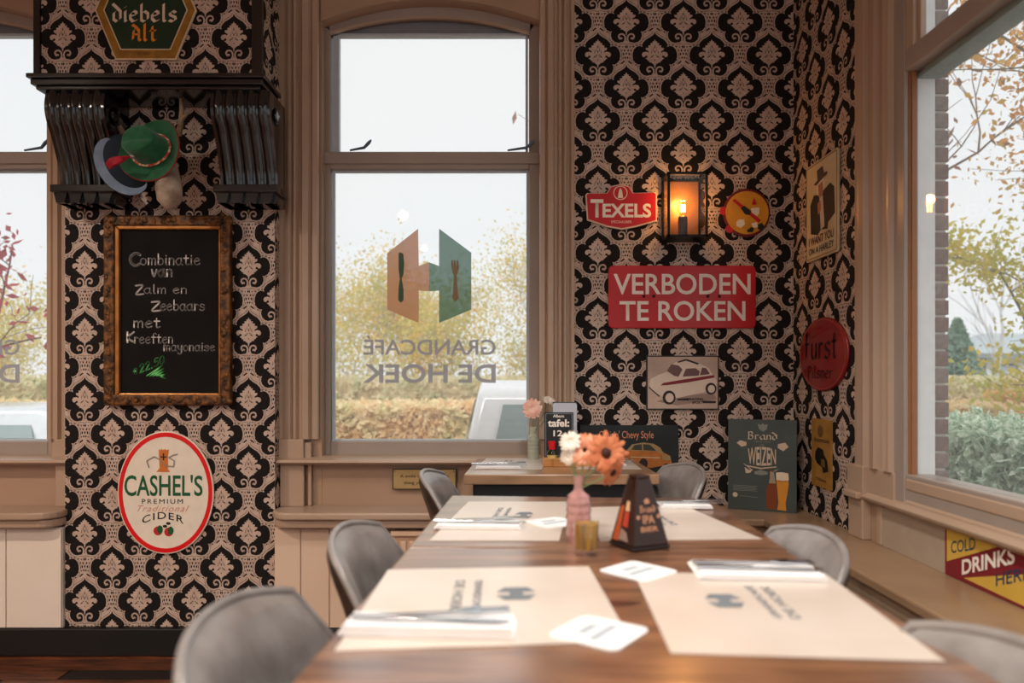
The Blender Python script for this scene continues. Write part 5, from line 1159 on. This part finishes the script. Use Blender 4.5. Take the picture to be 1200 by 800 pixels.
# ---------------- outside ----------------
GZ = -.45
struct(G().box(-60, 80, 3.1, 120, GZ-.05, GZ).box(1.4, 80, -40, 3.1, GZ-.05, GZ), 'ground', mat('paving_grey', 'B4B0AA', .9, c2='A09C96', scale=2))
def leaves(g, pts, size, rnd=.5):
    for p in pts:
        s_ = size*random.uniform(1-rnd, 1+rnd); a = Vector((random.gauss(0, 1), random.gauss(0, 1), random.gauss(0, 1))).normalized(); b = a.orthogonal().normalized()
        b = Matrix.Rotation(random.uniform(0, 6.28), 3, a) @ b; p = Vector(p)
        g.add([p-a*s_, p+b*s_*.55, p+a*s_, p-b*s_*.55], [(0, 1, 2, 3)])
def hedge(label, x0, x1, y0, y1, z1, cols, n, size, name='hedge', scale=3):
    t = thing(name, label, 'hedge', ((x0+x1)/2, (y0+y1)/2, GZ)); cx, cy_ = (x0+x1)/2, (y0+y1)/2
    m = leaf_mat(name+'_'+cols[0], cols, scale)
    G().box(x0-cx+.08, x1-cx-.08, y0-cy_+.08, y1-cy_-.08, 0, z1-GZ-.08).build('hedge_core', mat('hedge_core_'+cols[0], cols[0], .9, scale=10), t)
    pts = []
    for i in range(n):
        if random.random() < .25: pts.append((random.uniform(x0, x1)-cx, random.uniform(y0, y1)-cy_, z1-GZ+random.gauss(0, .03)-.02))
        elif x1-x0 > y1-y0: pts.append((random.uniform(x0, x1)-cx, y0-cy_+random.uniform(-.04, .08), random.uniform(0, z1-GZ)))
        else: pts.append((x0-cx+random.uniform(-.04, .08), random.uniform(y0, y1)-cy_, random.uniform(0, z1-GZ)))
    g = G(); leaves(g, pts, size); g.build('leaves', m, t, kind='stuff')
    return t
def tree(label, x, y, hgt, spread, nleaf, cols, size, seed, name='tree', trunk=.12, first=.3, bark='9A948C', depth=4, leaning=0, droop=0, up=.5, group=None, jit=.14):
    random.seed(seed); t = thing(name, label, 'tree', (x, y, GZ), group=group); g = G(); tips = []
    def br(p, d, L_, r, lv):
        n = 4; pts = [p]; q = p.copy(); dd = d.copy()
        for i in range(n):
            dd = (dd+Vector((random.gauss(0, .13), random.gauss(0, .13), random.gauss(0, .08)-droop*.05))).normalized(); q = q+dd*L_/n; pts.append(q.copy())
            if lv >= 2: tips.append((q.copy(), r))
        g.tube(pts, [r*(1-.45*i/n) for i in range(n+1)], 5 if lv else 7, cap=False)
        if lv < depth:
            for k_ in range(3 if lv < 3 else 4):
                pt = pts[random.randint(1 if lv else 2, n)]
                nd = (dd*up+Vector((random.gauss(0, spread), random.gauss(0, spread), random.uniform(-.1, .7)))).normalized()
                br(pt, nd, L_*random.uniform(.55, .8), r*.5, lv+1)
    br(Vector((0, 0, 0)), Vector((leaning, 0, 1)).normalized(), hgt*.42, trunk, 0)
    g.build('branches', mat('bark_'+bark, bark, .9, scale=20), t, smooth=True, sharp=80)
    if nleaf:
        pts = []
        for i in range(nleaf):
            p, r = random.choice(tips); pts.append(p+Vector((random.gauss(0, jit), random.gauss(0, jit), random.gauss(0, jit))))
        g = G(); leaves(g, pts, size); g.build('leaves', leaf_mat(name+'_'+cols[0], cols, 2.5), t, kind='stuff')
    return t
# behind the middle and left windows
hedge('long clipped autumn-yellow hedge across the street behind the middle window', -14, 6.4, 9.0, 10.0, Z(475, 9), ['E2C08A', 'F0D4A6', 'F8E8C4', 'E2DAA8', 'F4D0A8'], 60000, .045)
hedge('loose yellow-green shrubs in a row behind the clipped hedge', -16, 14, 12.5, 13.6, Z(443, 12.5), ['D2C09A', 'E8DAB8', 'D0D0A8', 'F0E4C4'], 26000, .06, name='shrub_row', scale=2)
YL = ['E8B858', 'F0CE7C', 'D8C870', 'BFC478', 'F0BC70']
lab = ['slender autumn tree with sparse yellow leaves, left of the window logo', 'yellow-leaved tree just behind the window logo', 'yellow-green tree right of the window logo', 'sparse yellow tree at the right edge of the middle window', 'bushy yellow tree in the left window', 'thin yellow tree between the two windows']
for i, (px, D, hg, nl) in enumerate([(420, 14.5, 4.3, 7000), (482, 16.5, 4.0, 7000), (548, 14.5, 4.1, 7000), (612, 17, 4.5, 7000), (18, 16, 4.2, 8000), (370, 18, 4.4, 6000)]):
    tree(lab[i], X(px, D), D, hg, .55, nl, YL, .034, 40+i, name='autumn_tree', trunk=.045, bark='B8AEA0', up=1.0, depth=5, jit=.3, group='autumn trees across the street')
tree('tree with red-brown leaves in the left window', -4.9, 5.6, 4.2, .5, 700, ['A0404A', 'B85860', '8C3A40'], .045, 91, name='red_tree', trunk=.05, bark='6C4A48')
tree('tree whose brown twig reaches into the upper right of the middle window', 2.62, 7.6, 5.6, .42, 260, ['8E6A58', 'A57E68', 'B09080'], .055, 93, name='bare_tree', trunk=.08, bark='8A7468')
# vehicles
CARW = mat('car_white', 'F2F3F4', .25, coat=.6); CGL = mat('car_glass', '8FA0A0', .1, spec=.8); TYRE = mat('tyre', '1B1B1B', .8); RIM = mat('wheel_rim', 'B8B8B8', .3, metal=.8); TAIL = mat('tail_light', 'B04048', .3)
def car(label, x, y, rz, roof, name='car', paint=None):
    t = thing(name, label, 'car', (x, y, GZ), rz); paint = paint or CARW; R_ = roof
    body = [(-2.05, .32), (-2.0, .75), (-1.75, .95), (-1.0, 1.0), (1.95, 1.0), (2.08, .85), (2.1, .35)]
    g = G(); g.add([(x_*s_ if 0 else x_, y_, z_) for y_ in (-.85, .85) for x_, z_ in body], [tuple(range(7)), tuple(range(13, 6, -1))]+[(i, 7+i, 7+(i+1) % 7, (i+1) % 7) for i in range(7)])
    g.build('body', paint, t, bevel=.06, seg=3, smooth=True)
    cab = [(-1.05, .98), (-.45, R_-.06), (-.2, R_), (1.6, R_), (1.8, R_-.08), (1.98, .98)]
    g = G(); g.add([(x_, y_*(1-.12*(z_ > 1.1)), z_) for y_ in (-.82, .82) for x_, z_ in cab], [tuple(range(6)), tuple(range(11, 5, -1))]+[(i, 6+i, 6+(i+1) % 6, (i+1) % 6) for i in range(6)])
    g.build('cabin', paint, t, bevel=.05, seg=3, smooth=True)
    G().add([(1.965, -.62, 1.06), (1.965, .62, 1.06), (1.85, .56, R_-.16), (1.85, -.56, R_-.16)], [(0, 1, 2, 3)]).build('rear_window', CGL, t)
    G().add([(-1.02, -.68, 1.03), (-1.02, .68, 1.03), (-.50, .6, R_-.1), (-.50, -.6, R_-.1)], [(3, 2, 1, 0)]).build('windscreen', CGL, t)
    for sy in (-1, 1):
        for a_, b_ in ((-.6, .35), (.42, 1.6)): G().add([(a_, sy*.835, 1.04), (b_, sy*.835, 1.04), (b_-.06, sy*.76, R_-.14), (a_+.3*(a_ < 0), sy*.76, R_-.14)], [(0, 1, 2, 3)]).build('side_window', CGL, t)
        G().box(2.02, 2.1, sy*.62-.08, sy*.62+.08, .62, .95).build('tail_light', TAIL, t)
        for wx in (-1.3, 1.3):
            wl = G().lathe([(.0, 0), (.31, 0), (.33, .03), (.33, .17), (.31, .2), (0, .2)], n=24).build('wheel', TYRE, t, loc=(wx, sy*.78-.1, .33), rot=(PI/2, 0, 0), smooth=True)
            wl.location.y = sy*.78+.1
            G().lathe([(0, -.005), (.18, -.005), (.2, .0)], n=20).build('rim', RIM, wl)
    G().box(2.05, 2.12, -.26, .26, .45, .56).build('number_plate', mat('plate_yellow', 'E0C860', .5), t)
    return t
car('white van parked across the street behind the flower vase, seen from its rear', X(612, 7.4)+.35, 9.0-.2, -PI/2+.02, 1.50)
bpy.data.objects['car'].location.y = 6.7
car('pale car seen from the front at the bottom of the left window', X(-20, 6.6)-.6, 6.6, 0, 1.28, name='car', paint=mat('car_silver', 'D5DDE2', .25, coat=.6))
# beside the right window
hedge('dense green and white variegated ivy hedge right outside the right window', 2.35, 2.9, 2.6, 6.6, Z(500, 3.6)-.02, ['86A288', 'A8C0A4', 'C4D4BC', 'EAF2E2', 'F6FAF0'], 16000, .04, name='ivy_hedge', scale=40)
hedge('clipped orange-brown beech hedge beyond the ivy, seen through the right window', 6.6, 14, 9.2, 10.2, Z(462, 9.2), ['C49C5C', 'E2B874', 'ECCB90', 'D0B878'], 26000, .05, name='beech_hedge')
OR = ['E09A50', 'ECB070', 'DCAA5C', 'D4BA64', 'E8C488']
tree('large orange-leaved tree filling the upper right window', 5.6, 5.4, 7.4, .75, 26000, OR, .028, 18, name='orange_tree', trunk=.12, bark='7E7A68', depth=5, up=.5, leaning=-.12, droop=.2)
tree('yellow-green branch tree behind the right window, hanging low', 4.9, 6.8, 5.2, .6, 9000, ['D2B84C', 'BDC060', 'E0C860', 'A3B268'], .035, 23, name='yellow_tree', trunk=.07, bark='77725E', droop=1.2)
tree('bare thin birch far behind the right window', X(1165, 24), 24, 7.5, .3, 0, YL, .05, 26, name='bare_birch', trunk=.09, bark='B9B9B9', depth=3, up=.9)
# conifer
t = thing('conifer', 'blue-green conifer standing left of the white house in the right window', 'tree', (X(1122, 15), 15, GZ)); random.seed(5)
G().tube([(0, 0, 0), (0, 0, 2.7)], [.08, .02], 7).build('trunk', mat('bark_conifer', '6A5A4C', .9), t)
g = G(); pts = []
for i in range(9000):
    z = random.uniform(.1, 2.75); r = (2.85-z)*.42*random.uniform(.5, 1)**.5; a_ = random.uniform(0, 6.28); pts.append((r*math.cos(a_), r*math.sin(a_), z-.1*r))
leaves(g, pts, .05); g.build('needles', leaf_mat('conifer_needles', ['6C8E7C', '8CAA98', 'A8C0AE'], 8), t, kind='stuff')
# white bungalow
t = thing('bungalow', 'white bungalow with grey roof behind the beech hedge in the right window', 'building', (24.6, 30, GZ))
HW = mat('render_white', 'E3E6E6', .8); RF = mat('roof_slate_grey', 'A3ACB0', .8)
G().box(-5.5, 6, 0, 5, 0, 2.55).build('walls', HW, t)
g = G(); g.add([(-6, -.5, 2.5), (6.5, -.5, 2.5), (6.5, 2.5, 3.55), (-3.4, 2.5, 3.55), (-6, 5.5, 2.5), (6.5, 5.5, 2.5)], [(0, 1, 2, 3), (3, 2, 5, 4), (0, 3, 4), (0, 4, 5, 1), (1, 5, 2)]); g.build('roof', RF, t)
G().box(-6.1, 6.5, -.56, -.46, 2.36, 2.56).build('gutter', mat('gutter_grey', '7F888C', .6), t)
for a_, b_ in ((-4.6, -3.6), (-3.2, -1.6), (-.6, .6), (2, 3.5)):
    f_ = G().box(a_, b_, -.06, .0, .6, 2.15).build('window', mat('window_frame_grey', '6C757A', .6), t); G().box(a_+.1, b_-.1, -.08, -.05, .7, 2.05).build('pane', mat('far_pane', 'AEBCC2', .2), f_)
G().box(-5.2, -4.95, -.1, 0, 0, 2.4).build('post', mat('window_frame_grey', '6C757A', .6), t)
random.seed(3)
